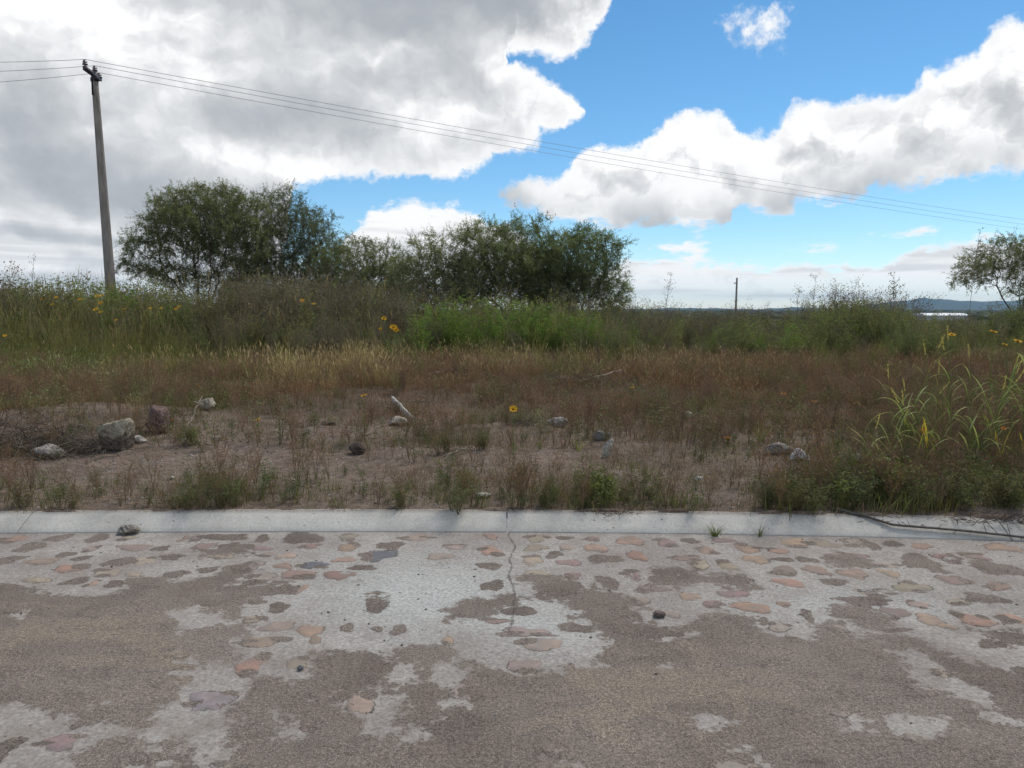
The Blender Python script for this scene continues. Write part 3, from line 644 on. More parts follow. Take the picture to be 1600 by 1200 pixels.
# ------------------------------------------------------------------ SETTING: hills and far woodland
def ridge(pts, Y, name, depth=1500, seed=0):
    us = np.linspace(pts[0][0], pts[-1][0], 160); vs = np.interp(us, [p[0] for p in pts], [p[1] for p in pts]); vs = vs - (fbm(us * .05, us * 0, seed, 4) - .5) * 3.5
    top = np.array([atY(u, v, Y) for u, v in zip(us, vs)])
    rows = [np.stack([top[:, 0] * (1 + k * depth * .5 / Y), top[:, 1] + k * depth, -10 + (top[:, 2] + 10) * (1 - abs(k)) ** 1.2 * (1 + .12 * (fbm(us * .08, us * 0 + k * 3, seed + 5) - .5) * (k != 0))], 1) for k in (-1, -.8, -.6, -.4, -.2, 0, .3, .6, 1)]
    V = np.stack(rows, 0); ny, nx = V.shape[:2]; i = np.arange(ny * nx).reshape(ny, nx)
    q = np.stack([i[:-1, :-1], i[:-1, 1:], i[1:, 1:], i[1:, :-1]], -1).reshape(-1, 4)
    g = Geo(); g.add(V, q, (.1, .1, .1)); o = g.obj(name, M_HILL, smooth=True); o['kind'] = 'structure'
ridge([(1180, 486), (1210, 481), (1250, 480), (1290, 482), (1340, 478), (1400, 471), (1440, 466), (1480, 468), (1530, 471), (1600, 469), (1800, 466), (2100, 480), (2200, 488)], 5600, 'hills', 1200, 3)
ridge([(-600, 486), (-200, 476), (0, 474), (80, 472), (200, 480), (420, 484)], 6000, 'hills', 1100, 8)
ridge([(900, 486), (1000, 482), (1090, 481), (1160, 483), (1240, 482), (1330, 484), (1400, 486)], 5000, 'hills', 700, 12)
def far_woods():
    rng = np.random.RandomState(12); g = Geo(); ico = Geo()
    bm = bmesh.new(); bmesh.ops.create_icosphere(bm, subdivisions=2, radius=1)
    V = np.array([v.co for v in bm.verts]); Fc = np.array([[v.index for v in f.verts] for f in bm.faces]); bm.free()
    V = V * (1 + .25 * rng.uniform(-1, 1, (len(V), 1))); ico.add(V, Fc, (.032, .042, .022))
    n = 2600; Y = 500 * np.exp(rng.uniform(0, 1.9, n)); X = rng.uniform(-1, 1, n) * Y * .95
    keep = ~((np.abs(X / Y - .555) < .05) & (Y < 700)); X, Y = X[keep], Y[keep]; n = len(X)
    sc = np.stack([rng.uniform(4, 9, n), rng.uniform(4, 8, n), rng.uniform(2, 3.6, n)], 1) * (1 + Y[:, None] / 4000)
    g.inst(ico, np.stack([X, Y, gh(X, Y) + .5], 1), sc, rng.uniform(0, 6, n), rng.uniform(.6, 1.3, (n, 1)) * np.ones((1, 3)))
    tag(g.obj('distant_woodland', M_LEAF), 'far off dark band of trees under the horizon', 'woodland', kind='stuff')
far_woods()
# ------------------------------------------------------------------ far white-roofed building
def building():
    c = atY(1466, 497, 480); t = thing('farm_building', 'long low white roofed building far away on the right below the hills', 'building', (c[0], c[1], c[2] - 1.2), rz=.12)
    g = Geo(); L, D, H = 14, 7, 2.6
    V = [(x, y, z) for x in (-L, L) for y in (-D, D) for z in (0, H)]
    g.add(V, [np.array([(0, 4, 5, 1), (2, 3, 7, 6), (0, 1, 3, 2), (4, 6, 7, 5)])], (.5, .5, .5)); g.obj('wall', M_WALL, t)
    g = Geo(); a = np.linspace(0, math.pi, 13); pr = np.stack([np.cos(a) * (D + .4), H + .02 + np.sin(a) * 1.7], 1)
    V = np.array([(x, p[0], p[1]) for x in (-L - .5, L + .5) for p in pr]); m = len(pr)
    g.add(V, [np.array([(k, k + 1, m + k + 1, m + k) for k in range(m - 1)])], (.5, .5, .5))
    g.add(V[:m], [np.array([(0, k, k + 1) for k in range(1, m - 1)])], (.5,) * 3); g.add(V[m:], [np.array([(0, k + 1, k) for k in range(1, m - 1)])], (.5,) * 3)
    g.obj('roof', M_ROOF, t)
building()
# ------------------------------------------------------------------ utility poles and wires
def pole_main():
    Y = 25.; top = atY(147, 111, Y); bx, by, bz = atY(169, 452, Y); base = (bx + .15, Y, float(gh(bx, Y)))
    t = thing('utility_pole', 'tall tapered concrete utility pole rising from the weeds at the left', 'utility pole', base)
    H = top[2] - base[2]; lean = top[0] - base[0]
    g = Geo(); k = np.linspace(0, 1, 14)
    g.add(*tube(np.stack([lean * k, 0 * k, H * k - .3 * (1 - k)], 1), .185 - .085 * k, 8, (.3, .28, .26))); g.obj('shaft', M_CONC, t)
    tp = np.array([lean, 0, H])
    # crossarm pointing towards the camera and slightly left
    a = tp + np.array([.12, .12, -.22]); e = np.array(atY(132, 106, Y - 1.25)) - np.array(base)
    def bar(p, q, w, h, mt, name, par):
        g = Geo(); p, q = np.array(p), np.array(q); d = unit(q - p); s = unit(np.cross(d, (0, 0, 1.))); u = np.cross(s, d)
        V = [pt + s * i * w / 2 + u * j * h / 2 for pt in (p, q) for i, j in ((-1, -1), (1, -1), (1, 1), (-1, 1))]
        g.add(V, [np.array([(0, 1, 5, 4), (1, 2, 6, 5), (2, 3, 7, 6), (3, 0, 4, 7), (0, 3, 2, 1), (4, 5, 6, 7)])], (.1, .1, .1)); return g.obj(name, mt, par)
    arm = bar(a, e, .1, .12, M_STEEL, 'crossarm', t)
    bar(tp + np.array([-.02, -.12, -.75]), a * .45 + e * .55 - np.array([0, 0, .03]), .05, .04, M_STEEL, 'brace', t)
    g = Geo(); th = np.linspace(0, 2 * math.pi, 13)[:-1]
    g.add(*tube([tp + (0, 0, -.32), tp + (0, 0, -.22)], .125, 8, (.1,) * 3)); g.obj('clamp_band', M_STEEL, t)
    tips = []
    def insul(p, name='insulator'):
        g = Geo(); p = np.array(p)
        zs = [0, .05, .055, .09, .10, .14, .15, .19, .21]; rs = [.02, .02, .085, .07, .05, .075, .045, .05, .015]
        g.add(*tube([p + (0, 0, z) for z in zs], np.array(rs), 10, (.1,) * 3)); g.obj(name, M_PORC, t); tips.append(p + (0, 0, .21))
    insul(e + unit(a - e) * .06 + (0, 0, .05)); insul(a * .55 + e * .45 + (0.05, 0, .05)); insul(tp + (.16, 0, -.26))
    B = np.array(base); tips = [B + p for p in tips]
    # wires: run right, receding; and left out of the frame
    far = [atY(1760, 357, 62), atY(1760, 363, 62.5), atY(1760, 371, 63)]; near_ = [atY(-260, 90, 27), atY(-260, 112, 27.3), atY(-260, 138, 27.6)]
    labs = ['uppermost of the three thin wires strung from the utility pole', 'middle one of the three thin wires strung from the utility pole', 'lowest of the three thin wires strung from the utility pole']
    for p, f, nr, lb, sag in zip(tips, far, near_, labs, (.55, .62, .6)):
        f, nr = np.array(f), np.array(nr); k = np.linspace(0, 1, 48)[:, None]
        f2 = p + (f - p) * 1.25
        r_ = p + (f2 - p) * k - np.array([0, 0, 1.]) * sag * 4 * k * (1 - k)
        l_ = nr + (p - nr) * k - np.array([0, 0, 1.]) * .12 * 4 * k * (1 - k)
        g = Geo(); g.add(*tube(np.concatenate([l_[:-1], r_]), 0.0068, 4, (.1,) * 3)); o = g.obj('power_line', M_WIRE)
        tag(o, lb, 'wire', 'wires strung from the utility pole')
pole_main()
def pole_far():
    Y = 78; b = atY(1149, 492, Y); tp = atY(1150, 434, Y)
    t = thing('utility_pole', 'short distant pole standing alone beyond the weeds right of the trees', 'utility pole', (b[0], Y, b[2] - 2))
    g = Geo(); g.add(*tube([(0, 0, 0), (.03, 0, (tp[2] - b[2] + 2) * .5), (.06, 0, tp[2] - b[2] + 2)], np.array([.13, .11, .09]), 8, (.2, .17, .15))); g.obj('shaft', M_CONC, t)
    g = Geo(); g.add(*tube([(-.25, 0, tp[2] - b[2] + 1.45), (.12, 0, tp[2] - b[2] + 1.5)], .05, 6, (.1,) * 3)); g.obj('bracket', M_STEEL, t)
pole_far()
# ------------------------------------------------------------------ trees: space colonisation in an envelope
def grow_tree(name, label, cat, base, env, Y, seed, natt=900, leafc=(.05, .062, .03), per=26, bark=(.085, .07, .06), gap=.0, trunks=3, step=.22, lsz=1., thick=1., group=None):
    """env: crown ellipsoids in photograph pixels at distance Y: (u, v, ru, rv[, density])"""
    rng = np.random.RandomState(seed); bx, by = base; bz = float(gh(bx, by)) - .05
    A, lo = [], []
    tot = sum(e[2] * e[3] * (e[4] if len(e) > 4 else 1) for e in env)
    for e in env:
        u, v, ru, rv = e[:4]; c = np.array(atY(u, v, Y)); rx, rz = ru * Y / F, rv * Y / F; ry = rx * .8 if rx < 2.4 else 2.1
        n = int(natt * ru * rv * (e[4] if len(e) > 4 else 1) / tot); p = unit(rng.normal(size=(n, 3))) * (rng.uniform(0.05, 1, (n, 1)) ** (1 / 2.4))
        A.append(c + p * (1 + .10 * rng.normal(size=(n, 1))) * np.array([rx, ry, rz]))
    A = np.concatenate(A); A = A[A[:, 2] > bz + .3]
    pts = [np.array([bx, by, bz])]; par = [-1]
    C = A.mean(0)
    for k in range(trunks):      # leading stems
        tgt = A[rng.randint(len(A))] * .5 + C * .5; p = pts[0].copy(); last = 0; m = 6
        for i in range(m):
            d = unit(tgt - p + rng.normal(size=3) * .5 + np.array([0, 0, 1.2 * (1 - i / m)])); p = p + d * step * .9
            pts.append(p.copy()); par.append(last); last = len(pts) - 1
    P = np.array(pts); nd = np.full(len(A), 1e9); ni = np.zeros(len(A), int); start = 0; alive = np.ones(len(A), bool)
    for it in range(90):
        new = P[start:]
        if len(new) == 0: break
        D = np.linalg.norm(A[:, None] - new[None], axis=2); j = D.argmin(1); dm = D[np.arange(len(A)), j]
        up = dm < nd; nd[up] = dm[up]; ni[up] = j[up] + start; alive &= nd > step * 1.15
        if not alive.any(): break
        start = len(P); idx = ni[alive]; vec = unit(A[alive] - P[idx])
        un, inv = np.unique(idx, return_inverse=True); sm = np.zeros((len(un), 3)); np.add.at(sm, inv, vec)
        sm = unit(unit(sm) + rng.normal(size=sm.shape) * .22 + np.array([0, 0, .05])); npn = P[un] + sm * step
        P = np.concatenate([P, npn]); par += list(un)
    par = np.array(par); n = len(P); rad = np.zeros(n); nch = np.zeros(n, int)
    for i in range(n - 1, 0, -1):
        if rad[i] == 0: rad[i] = .006
        rad[par[i]] = (rad[par[i]] ** 2.3 + rad[i] ** 2.3) ** (1 / 2.3); nch[par[i]] += 1
    rad *= thick
    t = thing(name, label, cat, (bx, by, bz), group); B = np.array([bx, by, bz])
    i1 = np.arange(1, n); big = rad[i1] > .035
    g = Geo(); gb = Geo()
    for m, gg, sd in ((big, g, 7), (~big, gb, 3)):
        ii = i1[m]
        if len(ii): gg.add(*segs(P[par[ii]] - B, P[ii] - B, np.minimum(rad[par[ii]], rad[ii] * 1.35), rad[ii], np.array(bark), sd))
    g.obj('trunk', M_BARK, t); 
    # leaf sprays on thin wood
    thin = np.where(rad < .022 * thick)[0]; thin = thin[thin > 0]
    m = 8; nt_ = len(thin); dirn = unit(P[thin] - P[par[thin]]); d2 = np.repeat(dirn, m, 0); c2 = np.repeat(P[thin], m, 0)
    c2 = c2 + rng.normal(size=c2.shape) * .05; tv = unit(d2 * .7 + rng.normal(size=c2.shape) * .75 + np.array([0, 0, -.1])); tl = rng.uniform(.14, .42, (len(c2), 1)) * (step / .22)
    q2 = c2 + tv * tl; keep = np.repeat(rng.uniform(0, 1, nt_) > gap, m)
    gb.add(*segs(c2 - B, q2 - B, .004, .002, np.array(bark) * 1.2, 3)); gb.obj('branches', M_BARK, t)
    c2, q2, tv = c2[keep], q2[keep], tv[keep]; K = int(per * .68); N = len(c2) * K
    tt = rng.uniform(.05, 1.1, (N, 1)); cen = np.repeat(c2, K, 0) * (1 - tt) + np.repeat(q2, K, 0) * tt + rng.normal(size=(N, 3)) * .018
    dl = unit(np.repeat(tv, K, 0) * .5 + rng.normal(size=(N, 3)) * .8); nr = unit(rng.normal(size=(N, 3)) + np.array([0, 0, .8]))
    clump = np.repeat(np.repeat(rng.uniform(.75, 1.3, nt_), m)[keep], K); var = (clump * rng.uniform(.75, 1.25, N))[:, None] * (1 + rng.uniform(-.12, .12, (N, 3)) * np.array([1, .5, .8]))
    lf = Geo(); lf.add(*leaves(cen - B, dl, nr, rng.uniform(.04, .09, N) * lsz, rng.uniform(.012, .025, N) * lsz, np.array(leafc) * var)); print('leaves', name, N)
    lf.obj('crown', M_CROWN, t); return t
TC = (.098, .112, .064)
grow_tree('mesquite_tree', 'broad dark mesquite tree just right of the tall concrete pole', 'tree', atY(325, 470, 28)[:2],
          [(318, 350, 92, 52, 1.2), (322, 312, 66, 26, .7), (270, 345, 44, 30, .5), (232, 386, 46, 26, .6), (385, 345, 44, 40, .7), (372, 395, 56, 55), (222, 418, 40, 18, .5), (280, 430, 70, 20, .5), (350, 440, 60, 30, .6)], 28, 1, 2700, TC, 30, trunks=5, gap=.1)
grow_tree('mesquite_tree', 'dark mesquite with a thin twiggy top, overlapped by the broad tree', 'tree', atY(448, 470, 29.5)[:2],
          [(455, 365, 60, 46), (438, 316, 42, 26, .5), (495, 350, 30, 30, .5), (498, 390, 42, 46), (430, 410, 60, 40), (460, 440, 70, 36)], 29.5, 2, 1700, (.084, .096, .066), 28, trunks=4, gap=.1)
grow_tree('mesquite_bush', 'low rounded green bush filling the dip between the two tree groups', 'bush', atY(575, 490, 28.5)[:2],
          [(560, 420, 56, 45), (605, 430, 50, 44), (520, 430, 44, 52), (575, 450, 80, 36)], 28.5, 3, 1500, (.105, .12, .064), 26, trunks=5)
grow_tree('mesquite_tree', 'pale grey green feathery tree at the left end of the right tree group', 'tree', atY(690, 490, 27)[:2],
          [(672, 392, 40, 30, .7), (700, 430, 62, 50), (650, 430, 44, 44), (735, 380, 36, 34, .7), (690, 455, 75, 34)], 27, 4, 1500, (.12, .132, .08), 24, trunks=5, gap=.08)
grow_tree('mesquite_tree', 'tall mesquite with a sparse bare top in the middle of the right group', 'tree', atY(815, 490, 28)[:2],
          [(800, 415, 88, 56), (770, 366, 42, 26, .4), (825, 358, 44, 26, .4), (840, 440, 74, 46), (755, 440, 62, 46)], 28, 5, 2200, (.098, .118, .062), 30, trunks=6, gap=.04)
grow_tree('mesquite_tree', 'rounded mesquite tree closing the right end of the right tree group', 'tree', atY(905, 495, 27.5)[:2],
          [(900, 415, 66, 54), (905, 378, 50, 26, .6), (945, 400, 36, 24, .6), (930, 450, 52, 46), (880, 450, 60, 48), (962, 374, 24, 10, .3), (958, 462, 28, 34, .6)], 27.5, 6, 2200, (.098, .118, .062), 29, trunks=6)
grow_tree('acacia_tree', 'windswept sparse tree with visible branches at the right edge of the photo', 'tree', atY(1598, 487, 26)[:2],
          [(1545, 414, 52, 22, .9), (1580, 390, 40, 24, .8), (1625, 410, 60, 45), (1515, 436, 34, 14, .4), (1610, 450, 40, 20, .4)], 26, 7, 1000, (.11, .12, .075), 26, trunks=4, gap=.08, step=.24)
# ------------------------------------------------------------------ plant prototypes
def p_weed(seed, H=1., nst=9, nl=26, ls=.05, lw=.35, spread=.35, cs=(.09, .085, .05), cl=(.07, .10, .035), droop=.2, top=.0, r=.003):
    rng = np.random.RandomState(seed); g = Geo()
    az = rng.uniform(0, 6.28, nst); out = rng.uniform(.15, 1, nst) * spread * H; hh = H * rng.uniform(.42, 1.1, nst)
    b0 = np.stack([np.cos(az) * .06 * H, np.sin(az) * .06 * H, 0 * az], 1) * rng.uniform(0, 1, (nst, 1))
    tip = np.stack([np.cos(az) * out, np.sin(az) * out, hh], 1); mid = (b0 + tip) / 2 + np.array([0, 0, .12 * H]) + rng.normal(size=(nst, 3)) * .04 * H
    g.add(*segs(b0, mid, r, r * .8, cs)); g.add(*segs(mid, tip, r * .8, r * .4, cs))
    N = nst * nl; t = rng.uniform(.12, 1, (nst, nl, 1)); P = (1 - t) ** 2 * b0[:, None] + 2 * t * (1 - t) * (2 * mid - (b0 + tip) / 2)[:, None] + t ** 2 * tip[:, None]
    P = P.reshape(-1, 3); a = rng.uniform(0, 6.28, N); side = np.stack([np.cos(a), np.sin(a), rng.uniform(-.4, .9, N)], 1)
    ln = rng.uniform(.0, .16, (N, 1)) * H * (1.15 - t.reshape(-1, 1)); q = P + unit(side) * ln
    if ln.mean() > .02: g.add(*segs(P[::3], q[::3], r * .4, r * .25, cs))
    V = rng.uniform(.75, 1.3, (N, 1)) * (1 + rng.uniform(-.1, .1, (N, 3)))
    g.add(*leaves(q, side + np.array([0, 0, -droop]), rng.normal(size=(N, 3)) + np.array([0, 0, 1.]), ls * rng.uniform(.6, 1.3, N), ls * lw * rng.uniform(.7, 1.2, N), np.array(cl) * V))
    return g
def p_twig(seed, H=1., nst=7, cs=(.16, .125, .10), br=7, spread=.3, r=.003, heads=None):
    rng = np.random.RandomState(seed); g = Geo()
    for s in range(nst):
        a = rng.uniform(0, 6.28); o = rng.uniform(.1, 1) * spread * H; h = H * rng.uniform(.6, 1.05)
        k = np.linspace(0, 1, 6)[:, None]; P = np.array([[math.cos(a) * o, math.sin(a) * o, 0]]) * k ** 1.4 + np.array([[0, 0, h]]) * k + rng.normal(size=(6, 3)) * .015 * H * k
        g.add(*segs(P[:-1], P[1:], r * (1 - .12 * np.arange(5)), r * (1 - .12 * np.arange(1, 6)), cs))
        t = rng.uniform(.35, 1, br); b = np.stack([np.interp(t, np.linspace(0, 1, 6), P[:, i]) for i in range(3)], 1)
        e = b + unit(rng.normal(size=(br, 3)) * np.array([1, 1, .3]) + np.array([0, 0, .9])) * (rng.uniform(.08, .3, (br, 1)) * H); g.add(*segs(b, e, r * .5, r * .25, cs))
        b2 = np.repeat(b * .4 + e * .6, 3, 0); e2 = b2 + unit(rng.normal(size=(len(b2), 3)) + np.array([0, 0, .7])) * rng.uniform(.03, .12, (len(b2), 1)) * H; g.add(*segs(b2, e2, r * .35, r * .2, cs))
        if heads is not None:
            q = np.concatenate([e, e2]); nq = len(q); g.add(*leaves(q, rng.normal(size=(nq, 3)) + np.array([0, 0, .6]), rng.normal(size=(nq, 3)), .028 * H * rng.uniform(.6, 1.3, nq), .016 * H, np.array(heads) * rng.uniform(.6, 1.3, (nq, 1))))
    return g
def p_grass(seed, H=.3, n=26, W=.004, spread=.07, bend=.45, col=(.12, .08, .045), tip=(.19, .135, .08), head=None, seg=2):
    rng = np.random.RandomState(seed); np.random.seed(seed); g = Geo()
    b = rng.normal(size=(n, 3)) * np.array([spread, spread, 0]); az = np.arctan2(b[:, 1], b[:, 0]) + rng.normal(size=n) * .7
    hh = H * rng.uniform(.5, 1.1, n); bd = bend * rng.uniform(.2, 1.3, n); var = rng.uniform(.7, 1.3, (n, 1))
    g.add(*blades(b, az, hh, W, bd, np.array(col) * var, seg, np.array(tip) * var))
    if head is not None:
        k = rng.rand(n) < .5; o = np.stack([np.cos(az), np.sin(az), 0 * az], 1); tp = b + o * (bd * hh)[:, None] + np.array([0, 0, 1.]) * (hh * (1 - .22 * bd))[:, None]
        d = o * bd[:, None] + np.array([0, 0, .8]); g.add(*leaves((tp - d * .02)[k], d[k], rng.normal(size=(n, 3))[k], H * .2 * rng.uniform(.6, 1.3, n)[k], .009, np.array(head) * var[k]))
    return g
# ------------------------------------------------------------------ scatter fields (stuff)
def band(n, y0, y1, seed, margin=1.12, wfn=None, power=1.):
    rng = np.random.RandomState(seed); y = y0 + (y1 - y0) * rng.uniform(0, 1, n * 3) ** power; x = rng.uniform(-1, 1, n * 3) * (.667 * margin * y + .6)
    s = y - kerb_y(x) - KW; ok = s > .01
    z = gh(x, y); u, v = proj(x, y, z)
    if wfn is not None: ok &= rng.rand(len(x)) < wfn(x, y, u, v)
    # equal area density: keep with probability ~ width
    ok &= rng.rand(len(x)) < (y / y1) ** .6
    i = np.where(ok)[0][:n]; return x[i], y[i], z[i], u[i], v[i], rng
def G(u, v, cu, cv, su, sv): return np.exp(-((u - cu) / su) ** 2 - ((v - cv) / sv) ** 2)
def stamp(g, protos, x, y, z, rng, smin, smax, cvar=.2, smul=None, tilt=.12, cmul=None):
    k = rng.randint(0, len(protos), len(x))
    for j, p in enumerate(protos):
        m = k == j; n = m.sum()
        if not n: continue
        sc = rng.uniform(smin, smax, n) * (1 if smul is None else smul[m]); c = (1 + rng.uniform(-cvar, cvar, (n, 1))) * (1 + rng.uniform(-.06, .06, (n, 3)))
        if cmul is not None: c = c * cmul[m]
        g.inst(p, np.stack([x[m], y[m], z[m] - .005], 1), sc, rng.uniform(0, 6.28, n), c, rng.normal(size=(n, 2)) * tilt)
PR = [p_grass(s, .26, 15, .0045, .09, .5, (.088, .050, .032), (.165, .098, .062), (.165, .115, .08)) for s in range(5)]
PS = [p_grass(20 + s, .5, 22, .005, .09, .35, (.11, .085, .04), (.25, .19, .10), (.30, .24, .135)) for s in range(3)]
PG = [p_grass(30 + s, .2, 14, .005, .06, .6, (.055, .06, .026), (.095, .10, .045)) for s in range(4)]
PB = [p_grass(40 + s, .13, 12, .004, .08, .8, (.10, .075, .055), (.19, .145, .105)) for s in range(4)]
PTW = [p_twig(50 + s, .3, 4, (.12, .088, .066), 5, .5, .0022) for s in range(3)]
PW1 = [p_weed(60 + s, .24, 8, 20, .022, .38, .45, (.075, .07, .04), (.058, .070, .032), r=.0016) for s in range(4)]
def red_w(x, y, u, v):
    v = v + (fbm(x * .8, y * .8, 881) - .5) * 90 - 30 * sst(u, 600, 900)
    d = sst(v, 700, 645) * (.35 + .65 * sst(fbm(x * .9, y * .9, 201), .36, .56)) + .02
    d = d * (1 - .75 * G(u, v, 450, 690, 300, 45)) * (1 - .8 * G(u, v, 150, 730, 300, 60)) * (1 - .6 * G(u, v, 1250, 620, 90, 18)) * (1 - .5 * G(u, v, 1330, 655, 40, 20))
    return np.clip(d + .25 * sst(u, 1150, 1350) + .8 * G(u, v, 40, 640, 150, 40), 0, 1)
g = Geo(); x, y, z, u, v, rng = band(21000, 6.0, 24, 71, wfn=red_w, power=.85)
lf = .8 * sst(u, 420, 120) * sst(v, 590, 560) + .35 * sst(u, 420, 120) * sst(v, 680, 630) + sst(fbm(x * .9, y * .9, 331), .52, .64) * .75; lf = np.clip(lf, 0, 1)[:, None]
far = sst(y, 9, 16)
stamp(g, PR, x, y, z, rng, .45, 1.45, .34, smul=.6 + .85 * far * sst(fbm(x * .8, y * .8, 303), .35, .65), cmul=np.array([[1., 1, 1]]) * (1 - lf) + np.array([[.72, 1.28, .85]]) * lf)
PD = [p_twig(56 + s, .4, 5, (.12, .085, .06), 8, .35, .0026, (.16, .10, .065)) for s in range(4)] + [p_weed(66 + s, .4, 6, 16, .03, .35, .4, (.09, .08, .045), (.075, .082, .036), r=.002) for s in range(2)]
x, y, z, u, v, rng = band(2800, 7.6, 22, 72, wfn=lambda x, y, u, v: np.clip(.02 + .9 * sst(fbm(x * .7, y * .7, 207), .46, .62) + .3 * sst(u, 1150, 1350) + .9 * G(u, v, 60, 640, 160, 34), 0, 1)); stamp(g, PD, x, y, z, rng, .45, 1.25, .25)
tag(g.obj('dry_grass', M_DRY), 'short reddish brown dry grass covering the lot', 'grass', kind='stuff')
def straw_w(x, y, u, v):
    return np.clip(1.2 * G(u, v, 460, 575, 42, 24) + 1.1 * G(u, v, 570, 575, 46, 22) + .5 * G(u, v, 780, 565, 60, 14) + .10 * G(u, v, 400, 590, 200, 26) + .05 * G(u, v, 900, 580, 300, 20) + .05 * G(u, v, 150, 570, 160, 18), 0, 1) * sst(fbm(x * .9, y * .9, 771), .36, .56)
g = Geo(); x, y, z, u, v, rng = band(9000, 11.5, 23, 73, wfn=lambda *a: straw_w(*a)); stamp(g, PS, x, y, z, rng, .4, 1.25, .25)
tag(g.obj('straw_grass', M_DRY), 'pale straw coloured grass clumps before the thicket', 'grass', kind='stuff')
def low_w(x, y, u, v):
    u = u + (fbm(x * 1.5, y * 1.5, 882) - .5) * 160; s = y - kerb_y(x) - KW
    near = sst(s, 1.3, .15) * (.25 + 1.0 * G(u, 0, 330, 0, 90, 1) + .9 * G(u, 0, 700, 0, 90, 1) + 1. * G(u, 0, 960, 0, 110, 1) + .4 * G(u, 0, 80, 0, 70, 1) + 1.3 * sst(u, 1160, 1260))
    mid = sst(s, 1.0, 1.6) * (.01 + .35 * sst(fbm(x * 1.1, y * 1.1, 401), .5, .62)) + .9 * sst(u, 1250, 1380) * sst(s, 5.5, 1)
    return np.clip(near + mid + .4 * G(u, v, 700, 690, 90, 22), 0, 1)
g = Geo(); x, y, z, u, v, rng = band(4300, 5.2, 12, 79, wfn=low_w, power=1.2)
stamp(g, PG + PW1[:2] + PD[:1], x, y, z, rng, .45, 1.1, .25, smul=(.8 + .35 * sst(u, 1160, 1300)) * (.5 + fbm(x * 2, y * 2, 661))); tag(g.obj('green_grass', M_LEAF), 'sparse low green grass and weeds dotting the bare soil', 'grass', kind='stuff')
g = Geo(); x, y, z, u, v, rng = band(4200, 5.2, 11, 83, wfn=lambda x, y, u, v: np.clip(.01 + .5 * low_w(x, y, u, v) + .4 * sst(fbm(x * 1.4, y * 1.4, 451), .54, .64) - .5 * G(u, v, 450, 700, 170, 35), 0, 1), power=1.1)
stamp(g, PB + PB + PTW[:1], x, y, z, rng, .4, 1.1, .3); n = 26000; y = 5.2 + 8.5 * rng.uniform(0, 1, n) ** 1.2; x = rng.uniform(-1, 1, n) * (.75 * y + .6); ok = (y > kerb_y(x) + KW - .03) & (rng.rand(n) < .25 + .75 * sst(fbm(x * 2.2, y * 2.2, 471), .4, .6)); x, y = x[ok], y[ok]; n = len(x)
a_ = rng.uniform(0, 6.28, n); P0 = np.stack([x, y, gh(x, np.maximum(y, kerb_y(x) + KW)) + .007], 1); L_ = rng.uniform(.015, .07, n)[:, None]; P1 = P0 + np.stack([np.cos(a_), np.sin(a_), rng.uniform(-.05, .35, n)], 1) * L_
g.add(*segs(P0, P1, .0017, .001, np.array([(.15, .125, .095)]) * rng.uniform(.4, 1.7, (n, 1)), 3))
tag(g.obj('dry_ground_cover', M_DRY), 'low dry brown stubble and twigs on the soil behind the kerb', 'ground cover', kind='stuff')
# thicket of tall weeds
WG = [p_weed(90 + s, 1., 12, 34, .045, .4, .38, (.13, .12, .06), (.108, .124, .050)) for s in range(4)]
WB = [p_twig(100 + s, 1., 10, (.11, .096, .078), 9, .32, .0035, (.10, .09, .058)) for s in range(4)]
WBr = [p_weed(110 + s, 1., 10, 34, .05, .5, .35, (.07, .09, .03), (.085, .130, .030)) for s in range(3)]
WGr = [p_grass(120 + s, 1., 34, .008, .12, .3, (.075, .075, .035), (.14, .125, .06), (.16, .13, .08), 3) for s in range(3)]
TOPU = [-200, 0, 60, 150, 250, 320, 400, 460, 540, 620, 700, 800, 900, 980, 1010, 1060, 1150, 1230, 1262, 1300, 1340, 1400, 1440, 1500, 1560, 1600, 1800]
TOPV = [440, 440, 437, 440, 448, 446, 438, 440, 446, 454, 458, 460, 464, 470, 480, 490, 490, 490, 478, 470, 468, 474, 490, 492, 494, 480, 470]
def tall(n, y0, y1, seed, wfn, fr=(.55, 1.0)):
    x, y, z, u, v, rng = band(n, y0, y1, seed, wfn=wfn); top = np.interp(u, TOPU, TOPV)
    d = (600 - top) / F; tz = CAMZ + y * np.tan(np.arctan(d) - PITCH); H = np.clip((tz - z), .25, 3)
    ramp = .45 + .55 * sst(y, y0, y0 + 3.5)
    return x, y, z, u, v, rng, H * ramp * rng.uniform(fr[0], fr[1], len(x))
def kinds(g, protos, n, y0, y1, seed, wfn, fr=(.6, 1.05), cvar=.22, tilt=.1):
    x, y, z, u, v, rng, H = tall(n, y0, y1, seed, wfn, fr); stamp(g, protos, x, y, z, rng, 1, 1, cvar, smul=H, tilt=tilt)
g = Geo()
kinds(g, WG, 900, 19.5, 26, 131, lambda x, y, u, v: .30 + .5 * sst(u, 1000, 1100) + .5 * sst(u, 330, 260))
kinds(g, WG, 160, 22, 27, 133, lambda x, y, u, v: .2 + .8 * G(u, 0, 1340, 0, 90, 1))
kinds(g, WBr, 420, 20, 25.5, 137, lambda x, y, u, v: G(u, 0, 800, 0, 130, 1) + .25 * G(u, 0, 640, 0, 60, 1) + .3 * G(u, 0, 1180, 0, 60, 1), (.5, 1.))
kinds(g, WGr, 500, 18.5, 24, 139, lambda x, y, u, v: .25 + .7 * sst(u, 400, 250), (.5, 1.))
PY = [p_weed(260 + s, 1., 9, 26, .04, .4, .35, (.09, .09, .04), (.095, .105, .034)) for s in range(3)]
